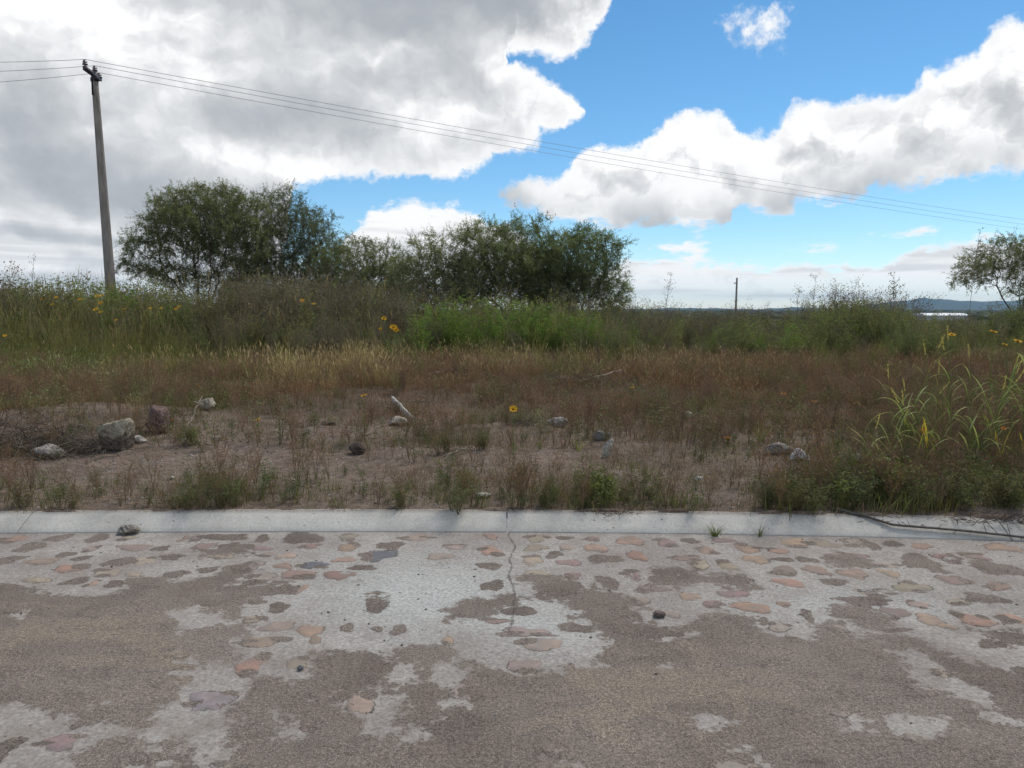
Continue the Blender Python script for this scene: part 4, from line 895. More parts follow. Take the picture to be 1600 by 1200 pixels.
x, y, z, u, v, rng = band(700, 14.5, 20, 138, wfn=lambda x, y, u, v: .95 * sst(u, 380, 250) + .22 * sst(fbm(x * .6, y * .6, 99), .5, .6)); stamp(g, PY, x, y, z, rng, .25, .75, .25, smul=sst(y, 13, 19) * .9 + .25)
tag(g.obj('weed_thicket', M_LEAF), 'dense green band of tall weeds in front of the trees', 'weeds', kind='stuff')
g = Geo()
kinds(g, WB, 560, 19.5, 26.5, 141, lambda x, y, u, v: .10 + .9 * G(u, 0, 430, 0, 110, 1) + .6 * G(u, 0, 570, 0, 70, 1) + .45 * sst(u, 960, 1010) * sst(u, 1260, 1180) + .2 * sst(u, 60, 0), (.7, 1.12))
kinds(g, WB, 90, 21, 26, 143, lambda x, y, u, v: .15 + .8 * sst(u, 980, 1010) * sst(u, 1430, 1400) + .1 * sst(u, 120, 60), (1.0, 1.35), tilt=.16)
tag(g.obj('dry_stalks', M_DRY), 'thin dry grey brown stalks standing above the weeds', 'stalks', kind='stuff')
# ------------------------------------------------------------------ pebbles
def pebbles():
    bm = bmesh.new(); bmesh.ops.create_icosphere(bm, subdivisions=1, radius=1); V0 = np.array([v.co for v in bm.verts]); F0 = np.array([[v.index for v in f.verts] for f in bm.faces]); bm.free()
    pro = []
    for s in range(5):
        r = np.random.RandomState(s); k = Geo(); k.add(V0 * (1 + r.uniform(-.28, .28, (len(V0), 1))) * np.array([1, r.uniform(.6, .9), r.uniform(.4, .7)]), F0, (1, 1, 1)); pro.append(k)
    rng = np.random.RandomState(5)
    g = Geo(); x, y, z, u, v, r = band(24000, 5.22, 13, 151, wfn=lambda x, y, u, v: .35 + .65 * G(u, v, 250, 720, 300, 40) + .4 * G(u, v, 560, 680, 250, 30), power=1.3)
    n = len(x); sz = .003 + .014 * r.uniform(0, 1, n) ** 6; br = r.uniform(0, 1, n)[:, None] ** 1.6
    stamp(g, pro, x, y, z + .003 + sz * .2, r, 1, 1, .1, smul=sz, tilt=0, cmul=np.array([[.13, .105, .09]]) * (1 - br) + np.array([[.46, .43, .39]]) * br)
    tag(g.obj('gravel', M_ROCK), 'small pale stones strewn over the bare soil', 'gravel', kind='stuff')
    g = Geo(); n = 2600; y = rng.uniform(1.6, 5.0, n); x = rng.uniform(-1, 1, n) * (.75 * y + .5); ok = y < kerb_y(x) - .02; x, y = x[ok], y[ok]; n = len(x)
    sz = .002 + .009 * rng.uniform(0, 1, n) ** 6; br = rng.uniform(0, 1, n)[:, None]
    stamp(g, pro, x, y, .004 + 0 * x, rng, 1, 1, .1, smul=sz, tilt=0, cmul=np.array([[.09, .078, .07]]) * (1 - br) + np.array([[.36, .33, .31]]) * br)
    # crumbs fallen on the kerb
    n = 900; x = rng.uniform(-4.2, 4.4, n); w = fbm(x * 3, x * 0, 8); ok = rng.rand(n) < sst(w, .4, .7) + .9 * sst(x, 2.9, 3.4) * .6 + .8 * np.exp(-((x - .72) / .12) ** 2); x = x[ok]; n = len(x)
    s = .2 - .18 * rng.uniform(0, 1, n) ** 2.2; y = kerb_y(x) + s; z = np.interp(s, [0, .05, .10, .14, .185, .2, .222], [.002, .036, .064, .083, .098, .1, .1])
    stamp(g, pro, x, y, z + .004, rng, 1, 1, .2, smul=.002 + .005 * rng.uniform(0, 1, n) ** 3, tilt=0, cmul=np.array([[.10, .08, .065]]) * np.ones((n, 1)))
    tag(g.obj('road_grit', M_ROCK), 'loose grit and crumbs of soil on the road and kerb', 'grit', kind='stuff')
pebbles()
# ------------------------------------------------------------------ individual rocks and rubble
def rock_mesh(seed, w, d, h, col, planes=14, rough=.05, flat=False, col2=None, boxy=False):
    rng = np.random.RandomState(seed); bm = bmesh.new(); bmesh.ops.create_icosphere(bm, subdivisions=5, radius=1)
    V = np.array([v.co for v in bm.verts]); Fc = np.array([[v.index for v in f.verts] for f in bm.faces]); bm.free()
    N = unit(rng.normal(size=(planes, 3))); D = rng.uniform(.62, .95, planes)
    if boxy: N = unit(np.concatenate([np.eye(3), -np.eye(3)]) + rng.normal(size=(6, 3)) * .16); N = np.concatenate([N, unit(rng.normal(size=(5, 3)))]); D = np.concatenate([rng.uniform(.56, .68, 6), rng.uniform(.72, .9, 5)])
    if flat: N = np.concatenate([N, [[0, 0, 1.], [0, 0, -1]]]); D = np.concatenate([D, [.5, .5]])
    dt = V @ N.T; r = np.min(np.where(dt > .02, D / np.maximum(dt, .02), 9), 1); r = np.minimum(r, 1.05)
    nz = fbm(V[:, 0] * 3 + V[:, 2] * 2.1 + 9, V[:, 1] * 3 - V[:, 2] * 2.7 + 9, seed, 4) - .5; nz2 = fbm(V[:, 0] * 9 + V[:, 2] * 7 + 30, V[:, 1] * 9 - V[:, 2] * 8 + 30, seed + 3, 3) - .5
    P = V * (r + nz * rough * 3 + nz2 * rough * 1.5)[:, None]; mx = np.abs(P).max(0); P = P / mx * np.array([w / 2, d / 2, h / 2]); P[:, 2] += h / 2
    C = np.tile(np.array(col) * .95, (len(P), 1)) * (1 + nz[:, None] * .5)
    if col2 is not None: k = sst(P[:, 2] / h + nz * .5, .45, .62)[:, None]; C = C * (1 - k) + np.array(col2) * 1.05 * k
    g = Geo(); g.add(P, Fc, C); return g
def place_px(u, v, sink=0.):
    z = .1
    for _ in range(4): x, y = atz(u, v, z); z = float(gh(x, y))
    return x, y, z - sink
def rock(name, label, cat, u, vb, wpx, hpx, col, seed, group=None, rz=0, depth=.8, planes=14, rough=.05, flat=False, col2=None, m=M_ROCK, tilt=(0, 0), onkerb=False, boxy=False):
    if onkerb: x, y = atz(u, vb, 0.012); z = .0
    else: x, y, z = place_px(u, vb)
    s = math.hypot(y, x * .0) / F; w, h = wpx * s, hpx * s * 1.08
    o = rock_mesh(seed, w, w * depth, h, col, planes, rough, flat, col2, boxy).obj(name, m, smooth=False)
    o.location = (x, y + w * depth * .35, z - h * (.06 if onkerb else .14)); o.rotation_euler = (tilt[0], tilt[1], rz); return tag(o, label, cat, group)
PALE, BRN, RED = (.34, .31, .27), (.20, .165, .14), (.17, .115, .105)
rock('boulder', 'big squarish boulder with its lit top coloured pale beside the dry brush at the left', 'boulder', 172, 706, 54, 56, (.135, .11, .095), 3, col2=(.29, .26, .205), planes=9, rough=.05, boxy=True)  # paler upper half: light falling on the top, painted into the vertex colour
rock('rock', 'pointed reddish brown rock standing upright among weeds behind the big boulder', 'rock', 246, 662, 44, 50, RED, 15, planes=8, tilt=(0, -.15), rough=.06)
rock('rock', 'low grey half buried rock with a pale curved edge at the foot of the brush', 'rock', 68, 718, 50, 26, (.16, .135, .12), 21, col2=(.33, .30, .28))
rock('rubble_chunk', 'ragged white chunk of plaster lying right of the big boulder', 'rubble', 214, 680, 30, 13, (.55, .53, .49), 23, 'pieces of white rubble on the soil', rz=-.3, depth=.5, rough=.08)
rock('rubble_chunk', 'small flat white chip alone on bare soil right of the reddish rock', 'rubble', 337, 688, 18, 7, (.58, .58, .56), 25, 'pieces of white rubble on the soil', depth=.6, flat=True)
rock('rock', 'pale lumpy rock lying behind a dry twig, right of the reddish pointed rock', 'rock', 318, 646, 38, 22, (.36, .32, .26), 27, rough=.08)
rock('rock', 'little brown stone tucked at the left foot of the reddish pointed rock', 'rock', 217, 656, 12, 9, BRN, 29)
rock('rock', 'dark brown angular stone sitting on bare soil below the white stick', 'rock', 556, 711, 28, 20, (.10, .078, .068), 31, planes=8, rough=.04)
rock('rock', 'flat pale rock at the lower end of the white stick', 'rock', 619, 666, 34, 15, (.36, .32, .28), 33, depth=1., rough=.08)
rock('rock', 'grey pale stone in dry grass right of the tall single yellow flower', 'rock', 872, 668, 36, 17, (.30, .285, .275), 35, rough=.09)
rock('rubble_chunk', 'upright pale wedge of broken block with a dark lower end behind green weeds', 'rubble', 945, 716, 17, 36, (.46, .44, .40), 37, planes=8, tilt=(0, .28), rough=.05)
rock('rock', 'grey crumbly stone just above the upright pale wedge', 'rock', 940, 688, 30, 18, (.26, .25, .24), 39, rough=.1)
rock('rock', 'rounded whitish stone in the reddish grass right of centre', 'rock', 1075, 652, 21, 11, (.48, .44, .39), 41)
rock('rock', 'small bluish grey stone lying in grass left of the right hand weed tuft', 'rock', 1161, 656, 16, 11, (.22, .225, .24), 43)
rock('rock', 'grey cracked slab of rock left of the crumpled white plastic', 'rock', 1219, 711, 46, 20, (.28, .265, .25), 45, rough=.08, depth=.9)
rock('rock', 'low grey rock in the soil gap right of the crumpled white plastic', 'rock', 1342, 724, 34, 15, (.26, .245, .235), 47, rough=.1)
rock('rubble_chunk', 'tiny white flake on the bare soil below the grey slab', 'rubble', 1094, 750, 14, 5, (.55, .54, .52), 49, 'pieces of white rubble on the soil', flat=True)
rock('rock', 'small pale green lichen covered stone among weeds near the kerb', 'rock', 1238, 757, 12, 12, (.28, .31, .26), 51)
rock('rock', 'flat pale stone near the kerb at the centre of the lot', 'rock', 755, 779, 26, 8, (.40, .37, .34), 53, flat=True)
rock('soil_clod', 'rough clod of dried mortar lying on the kerb foot at the left', 'clod', 196, 834, 38, 16, (.27, .245, .22), 55, onkerb=True, rough=.14)
rock('rock', 'small dark reddish stone sitting loose on the cobbled road right of the crack', 'rock', 1030, 963, 24, 11, (.20, .155, .14), 57, onkerb=True)
rock('rock', 'little blue grey pebble loose on the road below the left orange cobbles', 'pebble', 468, 1045, 10, 9, (.15, .16, .175), 59, onkerb=True)
rock('rock', 'white small pebble in the soil left of the single weed stalk', 'pebble', 268, 748, 9, 5, (.6, .58, .54), 61)
rock('rock', 'brown flat stone half sunk in the soil, left of the short weed', 'rock', 512, 665, 26, 7, (.16, .125, .11), 63, flat=True)
# crumpled plastic
def crumple(u, vb, wpx, hpx, seed, name, label, cat):
    rng = np.random.RandomState(seed); x, y, z = place_px(u, vb); s = y / F; w, h = wpx * s, hpx * s; n = 16
    a, b = np.meshgrid(np.linspace(-1, 1, n), np.linspace(-1, 1, n)); r = np.hypot(a, b)
    Z = h * (np.clip(1 - r * .75, 0.05, 1)) * (.5 + fbm(a * 2.4 + 5, b * 2.4 + 5, seed, 3)) + rng.uniform(-1, 1, a.shape) * h * .08
    X = a * w / 2 + rng.uniform(-1, 1, a.shape) * w * .03; Yy = b * w * .3 + rng.uniform(-1, 1, a.shape) * w * .03
    top = np.stack([X, Yy, Z + .004], -1).reshape(-1, 3); bot = top - np.array([0, 0, .003]); i = np.arange(n * n).reshape(n, n)
    q = np.stack([i[:-1, :-1], i[:-1, 1:], i[1:, 1:], i[1:, :-1]], -1).reshape(-1, 4); g = Geo(); g.add(top, q, (.6,) * 3); g.add(bot, q[:, ::-1], (.6,) * 3)
    o = g.obj(name, M_PAPER); o.location = (x, y + .04, z); o.rotation_euler = (0, 0, rng.uniform(-.4, .4)); tag(o, label, cat)
crumple(1252, 720, 30, 18, 71, 'plastic_scrap', 'crumpled white plastic scrap on the soil right of the grey slab', 'litter')
crumple(1372, 722, 14, 12, 73, 'plastic_scrap', 'small pale plastic bit beside the low grey rock at the right', 'litter')
def stick(name, label, cat, pts, r, m, col, sides=6, wob=.006, group=None, lift=.02):
    P = []
    for (u, v, dz) in pts:
        x, y, z = place_px(u, v); P.append((x, y, z + dz + lift))
    P = np.array(P); k = np.linspace(0, len(P) - 1, len(P) * 5); Q = np.stack([np.interp(k, np.arange(len(P)), P[:, i]) for i in range(3)], 1)
    rng = np.random.RandomState(len(label)); Q += rng.normal(size=Q.shape) * wob; B = Q[0].copy()
    g = Geo(); g.add(*tube(Q - B, np.linspace(r, r * .6, len(Q)), sides, col)); o = g.obj(name, m, smooth=True); o.location = B; return tag(o, label, cat, group)
# white lath leaning
def lath():
    a = np.array(atY(612, 622, 10.9)); x, y, z = place_px(647, 656); b = np.array([x, y, z]); a = np.array([atY(613, 624, 10.6)[0], 10.6, atY(613, 624, 10.6)[2]])
    d = unit(b - a); s = unit(np.cross(d, (0, 0, 1))); u = np.cross(s, d); g = Geo()
    k = np.linspace(0, 1, 9); V = []
    rng = np.random.RandomState(3)
    for t in k:
        p = (a - b) * t
        for i, j in ((-1, -1), (1, -1), (1, 1), (-1, 1)): V.append(p + s * i * .012 + u * j * .046 + rng.normal(size=3) * .003)
    q = [(4 * i + c, 4 * i + (c + 1) % 4, 4 * i + 4 + (c + 1) % 4, 4 * i + 4 + c) for i in range(8) for c in range(4)] + [(0, 3, 2, 1), (32, 33, 34, 35)]
    g.add(V, [np.array(q)], (.52, .50, .46)); o = g.obj('wooden_lath', M_ROCK); o.location = b; tag(o, 'weathered whitish slat lying aslant in the grass left of centre', 'stick')
lath()
stick('twig', 'pale thin dry twig leaning in front of the lumpy pale rock', 'twig', [(292, 668, 0), (305, 655, .08), (317, 646, .16)], .006, M_BARK, (.28, .25, .21))
stick('twig', 'long bare grey stick lying in the reddish grass right of centre', 'twig', [(905, 602, .05), (935, 598, .1), (972, 592, .16)], .016, M_BARK, (.30, .27, .24))
stick('twig', 'curved bare dead branch in the grass above the white slat', 'twig', [(665, 592, .05), (700, 588, .14), (745, 589, .14), (780, 596, .05)], .012, M_BARK, (.20, .165, .145))
stick('twig', 'short pale twig on the soil below the central weed mat', 'twig', [(700, 714, 0), (720, 710, .02), (737, 706, .03)], .006, M_BARK, (.34, .31, .27), lift=.03)
stick('pipe', 'faded red plastic pipe lying in the weeds at the right', 'pipe', [(1440, 741, 0), (1480, 739, .0), (1522, 738, .0)], .011, M_PIPE, (.3,) * 3, 8, .001, lift=.10)
stick('string', 'thin pinkish cord trailing right from the red pipe', 'cord', [(1518, 738, 0), (1545, 737, .01), (1590, 737, .0), (1640, 739, 0)], .0035, M_PIPE, (.3,) * 3, 5, .003, lift=.11)
# vine / branch over the kerb
def onk(u, v):      # point on the kerb face or road seen at this pixel
    for s in np.linspace(0, .6, 240):
        x, y = atz(u, v, 0); 
        z = np.interp(s, [0, .05, .10, .14, .185, .2, .222, .6], [.002, .036, .064, .083, .098, .1, .1, .1]); x, y = atz(u, v, z)
        if y <= kerb_y(x) + s: return x, y, z
    return x, y, z
def vine():
    px = [(1300, 797), (1325, 803), (1350, 808), (1375, 816), (1395, 822), (1440, 826), (1490, 830), (1540, 835), (1600, 842), (1680, 852)]
    t = None; 
    P = np.array([onk(u, v) for u, v in px]) + np.array([0, 0, .012]); k = np.linspace(0, len(P) - 1, 60); Q = np.stack([np.interp(k, np.arange(len(P)), P[:, i]) for i in range(3)], 1)
    rng = np.random.RandomState(2); Q += np.cumsum(rng.normal(size=Q.shape) * .0009, 0) * np.array([1, 1, .3]); B = Q[0].copy()
    t = thing('fallen_branch', 'long thin dark branch trailing over the kerb at the right', 'branch', B)
    g = Geo(); g.add(*tube(Q - B, np.linspace(.009, .007, 60), 6, (.10, .095, .09))); g.add(*tube((Q - B)[14:48] + np.array([0, -.012, .004]), .004, 5, (.13, .11, .10)))
    tw0 = np.repeat((Q - B)[4:58:2], 1, 0); tw1 = tw0 + unit(rng.normal(size=tw0.shape) * np.array([1, .6, .5]) + np.array([0, 0, .4])) * rng.uniform(.02, .10, (len(tw0), 1)); g.add(*segs(tw0, tw1, .003, .0015, (.11, .09, .08)))
    g.obj('stem', M_BARK, t); g = Geo(); c = np.repeat((Q - B)[4:16], 6, 0); n = len(c)
    g.add(*leaves(c + rng.normal(size=(n, 3)) * .014, rng.normal(size=(n, 3)), rng.normal(size=(n, 3)), .022, .008, np.array((.055, .07, .04)) * rng.uniform(.7, 1.3, (n, 1)))); g.obj('leaves', M_LEAF, t)
vine()
def brush(name, label, cat, cx, cy, cz, rx, ry, rz, n, seed, col=(.13, .105, .085), L=(.1, .45), r=.004):
    rng = np.random.RandomState(seed); c = rng.normal(size=(n, 3)) * np.array([rx, ry, rz]) * .5; c[:, 2] = np.abs(c[:, 2])
    d = unit(rng.normal(size=(n, 3)) * np.array([1, .8, .55])); ln = rng.uniform(L[0], L[1], (n, 1)); m = c + rng.normal(size=(n, 3)) * .02
    a = c - d * ln / 2; b = c + d * ln / 2; a[:, 2] = np.maximum(a[:, 2], .005); b[:, 2] = np.maximum(b[:, 2], .005)
    m = (a + b) / 2 + rng.normal(size=(n, 3)) * ln * .12; m[:, 2] = np.abs(m[:, 2]); k = np.array(col) * rng.uniform(.6, 1.7, (n, 1))
    g = Geo(); rr = r * rng.uniform(.4, 1.2, n); g.add(*segs(a, m, rr, rr * .8, k)); g.add(*segs(m, b, rr * .8, rr * .4, k))
    o = g.obj(name, M_BARK); o.location = (cx, cy, cz); return tag(o, label, cat)
x, y, z = place_px(62, 690); brush('brush_heap', 'tangled heap of grey dry roots and twigs left of the big boulder', 'brush', x, y + .25, z - .02, .55, .3, .2, 460, 1)
x, y, z = place_px(-20, 690); brush('brush_heap', 'dark brown heap of dead brush at the left edge of the photo', 'brush', x, y + .3, z - .02, .8, .4, .3, 500, 2, (.09, .068, .055))
x, y, z = place_px(815, 668); brush('brush_heap', 'small knot of dark dead twigs behind the tall single yellow flower', 'brush', x, y, z - .01, .28, .12, .08, 160, 3, (.11, .09, .075), (.06, .25), .003)
x, y, z = place_px(905, 602); brush('brush_heap', 'small heap of dead twigs at the left end of the long bare stick', 'brush', x, y, z, .9, .3, .22, 200, 4, (.13, .10, .08), (.15, .5), .006)
# soil spilled over the kerb at the right
def spill():
    n, m = 90, 40; xs = np.linspace(-1.25, 1.5, n); ys = np.linspace(-.16, .5, m); A, Bv = np.meshgrid(xs, ys)
    bx = 4.15; X = A + bx; Y = kerb_y(X) + Bv
    base = np.interp(Bv, [-.2, 0, .05, .10, .14, .185, .2, .222, .6], [0, .002, .036, .064, .083, .098, .1, .1, .1])
    e = 1 - np.clip(((A - .45) / 1.25), -1, 1) ** 2 * 1.0; edge = -.06 - .02 * A + .30 * np.clip(-(A - .0) / 1.1, 0, 1)
    k = sst(Bv + (fbm(X * 6, Y * 6, 3, 3) - .5) * .12, edge, edge + .16) * sst(A, -1.2, -.9) * sst(A, 1.5, 1.2)
    Z = base - .012 + k * (.024 + .03 * fbm(X * 9, Y * 9, 7, 4))
    g = Geo(); i = np.arange(n * m).reshape(m, n); q = np.stack([i[:-1, :-1], i[:-1, 1:], i[1:, 1:], i[1:, :-1]], -1).reshape(-1, 4)
    g.add(np.stack([A, Y - kerb_y(bx), Z], -1), q, (.1,) * 3); o = g.obj('soil_heap', M_SOIL, smooth=True); o.location = (bx, float(kerb_y(bx)), 0)
    tag(o, 'dark loose soil spilled over the kerb at the right edge', 'soil')
spill()
brush('brush_heap', 'dark thin dead twigs lying on the kerb where soil has spilled at the right', 'brush', 3.55, float(kerb_y(3.55)) + .16, .085, .75, .10, .05, 300, 5, (.075, .058, .048), (.04, .18), .0026)
brush('brush_heap', 'few brown twigs fallen on the kerb right of its middle joint', 'brush', .70, float(kerb_y(.7)) + .17, .088, .2, .06, .03, 60, 6, (.10, .07, .05), (.03, .11), .0022)
# ------------------------------------------------------------------ individual plants
def plant(name, label, cat, u, vb, protos, scale, group=None, m=M_LEAF, rz=0, onk_=False, parts=('stems', 'leaves')):
    if onk_: x, y, z = onk(u, vb)
    else: x, y, z = place_px(u, vb)
    g = Geo(); r = np.random.RandomState(int(u * 7 + vb)); n = len(protos)
    for p in protos: g.inst(p, np.array([[r.normal() * .05 * scale * (n > 1), r.normal() * .05 * scale * (n > 1), -.01]]), np.array([scale]), np.array([r.uniform(0, 6.28)]), None, r.normal(size=(1, 2)) * .08)
    o = g.obj(name, m); o.location = (x, y, z); return tag(o, label, cat, group)
KB = [p_weed(160 + s, .27, 15, 24, .019, .4, .62, (.085, .08, .046), (.072, .078, .042), r=.0016) for s in range(4)]
KD = [p_weed(170 + s, .27, 15, 30, .018, .4, .6, (.11, .085, .06), (.085, .078, .042), r=.0016) for s in range(3)]
KG = [p_weed(180 + s, .27, 11, 22, .026, .45, .5, (.075, .09, .04), (.080, .096, .036), r=.0016) for s in range(3)]
KT = [p_weed(190 + s, .3, 4, 30, .03, .3, .16, (.06, .075, .035), (.055, .078, .035), r=.002) for s in range(3)]
W = 'weeds growing along the kerb'
for nm, lb, u, vb, pr, sc in [
    ('weed', 'grey green bushy weed by the kerb, first big one from the left', 318, 793, KB[:2] + KD[:1], .95),
    ('weed', 'leafy weed patch by the kerb just right of the first bushy weed', 362, 790, KB[1:3], .85),
    ('weed', 'thin upright weed stalk in bare soil above the left kerb weeds', 465, 700, KT[:2], .85),
    ('weed', 'slender green weed rising between bare soil and kerb left of centre', 413, 770, KT[1:3], .9),
    ('weed', 'small yellowish weed by the kerb left of the dark green central one', 632, 790, KG[:1] + KD[:1], .72),
    ('weed', 'dark green bushy weed hanging over the kerb left of its middle joint', 716, 796, KB[2:4], .95),
    ('weed', 'dry brownish weed mound by the kerb right of the middle joint', 850, 793, KD[:2], .7),
    ('weed', 'bright green tufted weed by the kerb below the upright pale wedge', 948, 790, KG[:3], 1.15),
    ('weed', 'olive weed right next to the bright green tufted one by the kerb', 1010, 785, KB[:1] + KD[1:2], 1.),
    ('weed', 'low olive weed at the kerb where the bare soil ends at the right', 1200, 797, KB[1:3] + KD[2:3], .95),
    ('weed', 'bushy grey green weed at the kerb left of the fallen branch', 1262, 798, KB[:2] + KD[:1], 1.05),
    ('weed', 'dense green weed behind the start of the fallen branch', 1330, 797, KB[2:4] + KG[:1], 1.1),
    ('weed', 'bright leafy weed standing below the tall grasses, near the kerb', 1405, 785, KG[:3] + KG[:1], 1.35),
    ('weed', 'olive weed below the faded red pipe', 1480, 790, KB[:2] + KD[:2], 1.05),
    ('weed', 'brownish weed at the kerb under the right edge of the photo', 1560, 797, KD[:3] + KB[:1], 1.1),
    ('weed', 'low round weed mat on the bare soil below the white slat', 690, 708, KD[:3], .8),
    ('weed', 'olive weed mat right of the low round mat on the bare soil', 745, 702, KB[:1] + KD[1:3], .8),
    ('weed', 'leafy weed beside the right foot of the reddish pointed rock', 292, 695, KB[:2] + KG[:1], .95),
    ('weed', 'small green tuft of leaves at the foot of the tall single yellow flower', 803, 703, KG[1:2], .38),
    ('weed', 'small green tuft of leaves right of the tall single yellow flower', 843, 703, KG[2:3], .4),
    ('weed', 'short dry weed by the kerb at the far left', 42, 790, KD[:2], .75),
    ('weed', 'small dry weed by the kerb below the heap of roots', 112, 792, KD[1:3], .7)]:
    plant(nm, lb, 'weed', u, vb, pr, sc, W if vb > 765 else None)
def tuft(seed, n, H, W_, bend, col, tip, spread=.02, seg=4, head=None):
    return p_grass(seed, H, n, W_, spread, bend, col, tip, head, seg)
GK = tuft(201, 40, .16, .007, 1.2, (.05, .068, .028), (.10, .125, .05), .015)
plant('grass_tuft', 'green spiky grass tuft growing in the seam between kerb and road', 'grass tuft', 1117, 838, [GK], .8, onk_=True)
plant('grass_tuft', 'smaller spindly grass tuft on the road seam right of the spiky one', 'grass tuft', 1186, 838, [tuft(202, 18, .16, .006, 1., (.05, .065, .028), (.09, .11, .05), .012)], .75, onk_=True)
for lb, u, v, sd, sc, c1, c2 in [
    ('yellow green grass tuft left of the grey cracked slab', 1188, 690, 211, 1., (.085, .10, .035), (.20, .21, .08)),
    ('thin grass tuft with long blades below the crumpled white plastic', 1292, 770, 213, .9, (.09, .10, .04), (.22, .20, .09)),
    ('bright grass blades left of the upright pale wedge', 903, 705, 215, .6, (.10, .12, .04), (.20, .21, .08)),
    ('arching grass tuft in the soil gap left of the tall grasses', 1268, 668, 217, 1.3, (.07, .085, .035), (.15, .16, .07)),
    ('slim grass blades standing right of the reddish pointed rock', 281, 690, 219, .65, (.09, .10, .035), (.17, .17, .07))]:
    plant('grass_tuft', lb, 'grass tuft', u, v, [tuft(sd, 24, .3, .006, .7, c1, c2)], sc)
# tall broad-leaved grasses at the right
def ribbon_leaf(g, p0, az, L, w, rise, droop, c0, c1, n=9):
    k = np.linspace(0, 1, n); el = rise - droop * k ** 1.3; dx = np.cumsum(np.cos(el)) / n * L; dz = np.cumsum(np.sin(el)) / n * L
    dx = np.concatenate([[0], dx[:-1]]); dz = np.concatenate([[0], dz[:-1]])
    o = np.array([math.cos(az), math.sin(az), 0]); s = np.array([-math.sin(az), math.cos(az), 0]); P = np.array(p0) + o * dx[:, None] + np.array([0, 0, 1.]) * dz[:, None]
    ww = w * .5 * np.sin(np.clip(k * .95 + .12, 0, 1) * math.pi) ** .7 + .0008; V = np.stack([P - s * ww[:, None] + np.array([0, 0, 1.]) * (ww * .5)[:, None], P, P + s * ww[:, None] + np.array([0, 0, 1.]) * (ww * .5)[:, None]], 1).reshape(-1, 3)
    q = [(3 * i + j, 3 * i + j + 1, 3 * i + 4 + j, 3 * i + 3 + j) for i in range(n - 1) for j in (0, 1)]
    C = np.repeat(np.array(c0) * (1 - k[:, None]) + np.array(c1) * k[:, None], 3, 0); g.add(V, [np.array(q)], C)
def tall_grass(label, u, vb, H, seed, nst=4, nl=5, pale=.5, yellow=0, seedhead=2):
    rng = np.random.RandomState(seed); x, y, z = place_px(u, vb); t = thing('tall_grass', label, 'grass plant', (x, y, z), 'tall arching grasses at the right')
    gs, gl, gh_ = Geo(), Geo(), Geo()
    for i in range(nst):
        a = rng.uniform(0, 6.28); h = H * rng.uniform(.55, 1.); o = rng.uniform(.05, .3) * H; k = np.linspace(0, 1, 8)[:, None]
        b0 = np.array([rng.normal() * .05, rng.normal() * .05, 0]); P = b0 + np.array([[math.cos(a) * o, math.sin(a) * o * .6, 0]]) * k ** 1.7 + np.array([[0, 0, h]]) * k
        gs.add(*tube(P, np.linspace(.0035, .0015, 8), 5, (.10, .12, .05)))
        for j in range(nl):
            kk = rng.uniform(.1, .85); p = np.array([np.interp(kk, k[:, 0], P[:, c]) for c in range(3)])
            ye = rng.rand() < yellow * .45; pl = rng.rand() < pale
            c0 = (.30, .235, .05) if ye else (.10, .13, .042); c1 = (.42, .30, .05) if ye else ((.33, .34, .20) if pl else (.13, .165, .055))
            az = rng.choice([rng.uniform(-.7, .7), math.pi + rng.uniform(-.7, .7)])
            ribbon_leaf(gl, p, az, rng.uniform(.17, .40) * (.7 if ye else 1), (.022 if ye else rng.uniform(.010, .018)), 1.45 if ye else rng.uniform(1.05, 1.45), (.3 if ye else rng.uniform(.4, 1.9)), c0, c1)
        if i < seedhead:
            tp = P[-1]; n = 70; kq = rng.uniform(0, 1, n); dd = unit(P[-1] - P[-2]); c = tp + dd * (kq * .13)[:, None]
            gh_.add(*leaves(c, dd + rng.normal(size=(n, 3)) * .35, rng.normal(size=(n, 3)), .016, .006, np.array((.34, .30, .11)) * rng.uniform(.7, 1.3, (n, 1))))
    gs.obj('stem', M_LEAF, t); gl.obj('leaf_blades', M_LEAF, t)
    if gh_.n: gh_.obj('seed_head', M_DRY, t)
for a in [('tall straight green grass at the right, its tips against the dark thicket', 1430, 705, 1.0, 8, 6, 4, .2, .05, 3), ('dense green grass clump filling the space left of the edge clump', 1545, 715, 1.0, 9, 7, 5, .25, .1, 3),
          ('arching pale bladed grass, leftmost of the tall grasses at the right', 1395, 735, .92, 1, 4, 4, .8, 0, 2),
          ('tall grass with a yellowed leaf standing behind the faded red pipe', 1450, 745, 1.12, 2, 5, 4, .5, .5, 2),
          ('very tall thin grass whose tips reach the horizon, second clump from the right edge', 1478, 720, 1.15, 3, 5, 4, .4, .15, 3),
          ('tall grass with long drooping pale blades between the yellowed one and the right edge', 1520, 735, .98, 4, 4, 5, .7, .1, 2),
          ('big green and yellow grass clump cut by the right edge of the photo', 1602, 748, 1.15, 5, 8, 5, .4, .55, 3),
          ('short grass with two upright yellow blades right of the red pipe', 1558, 742, .22, 6, 2, 3, .3, .8, 0),
          ('low arching grass in front of the leftmost tall grass', 1368, 752, .45, 7, 3, 4, .7, 0, 1)]: tall_grass(*a)
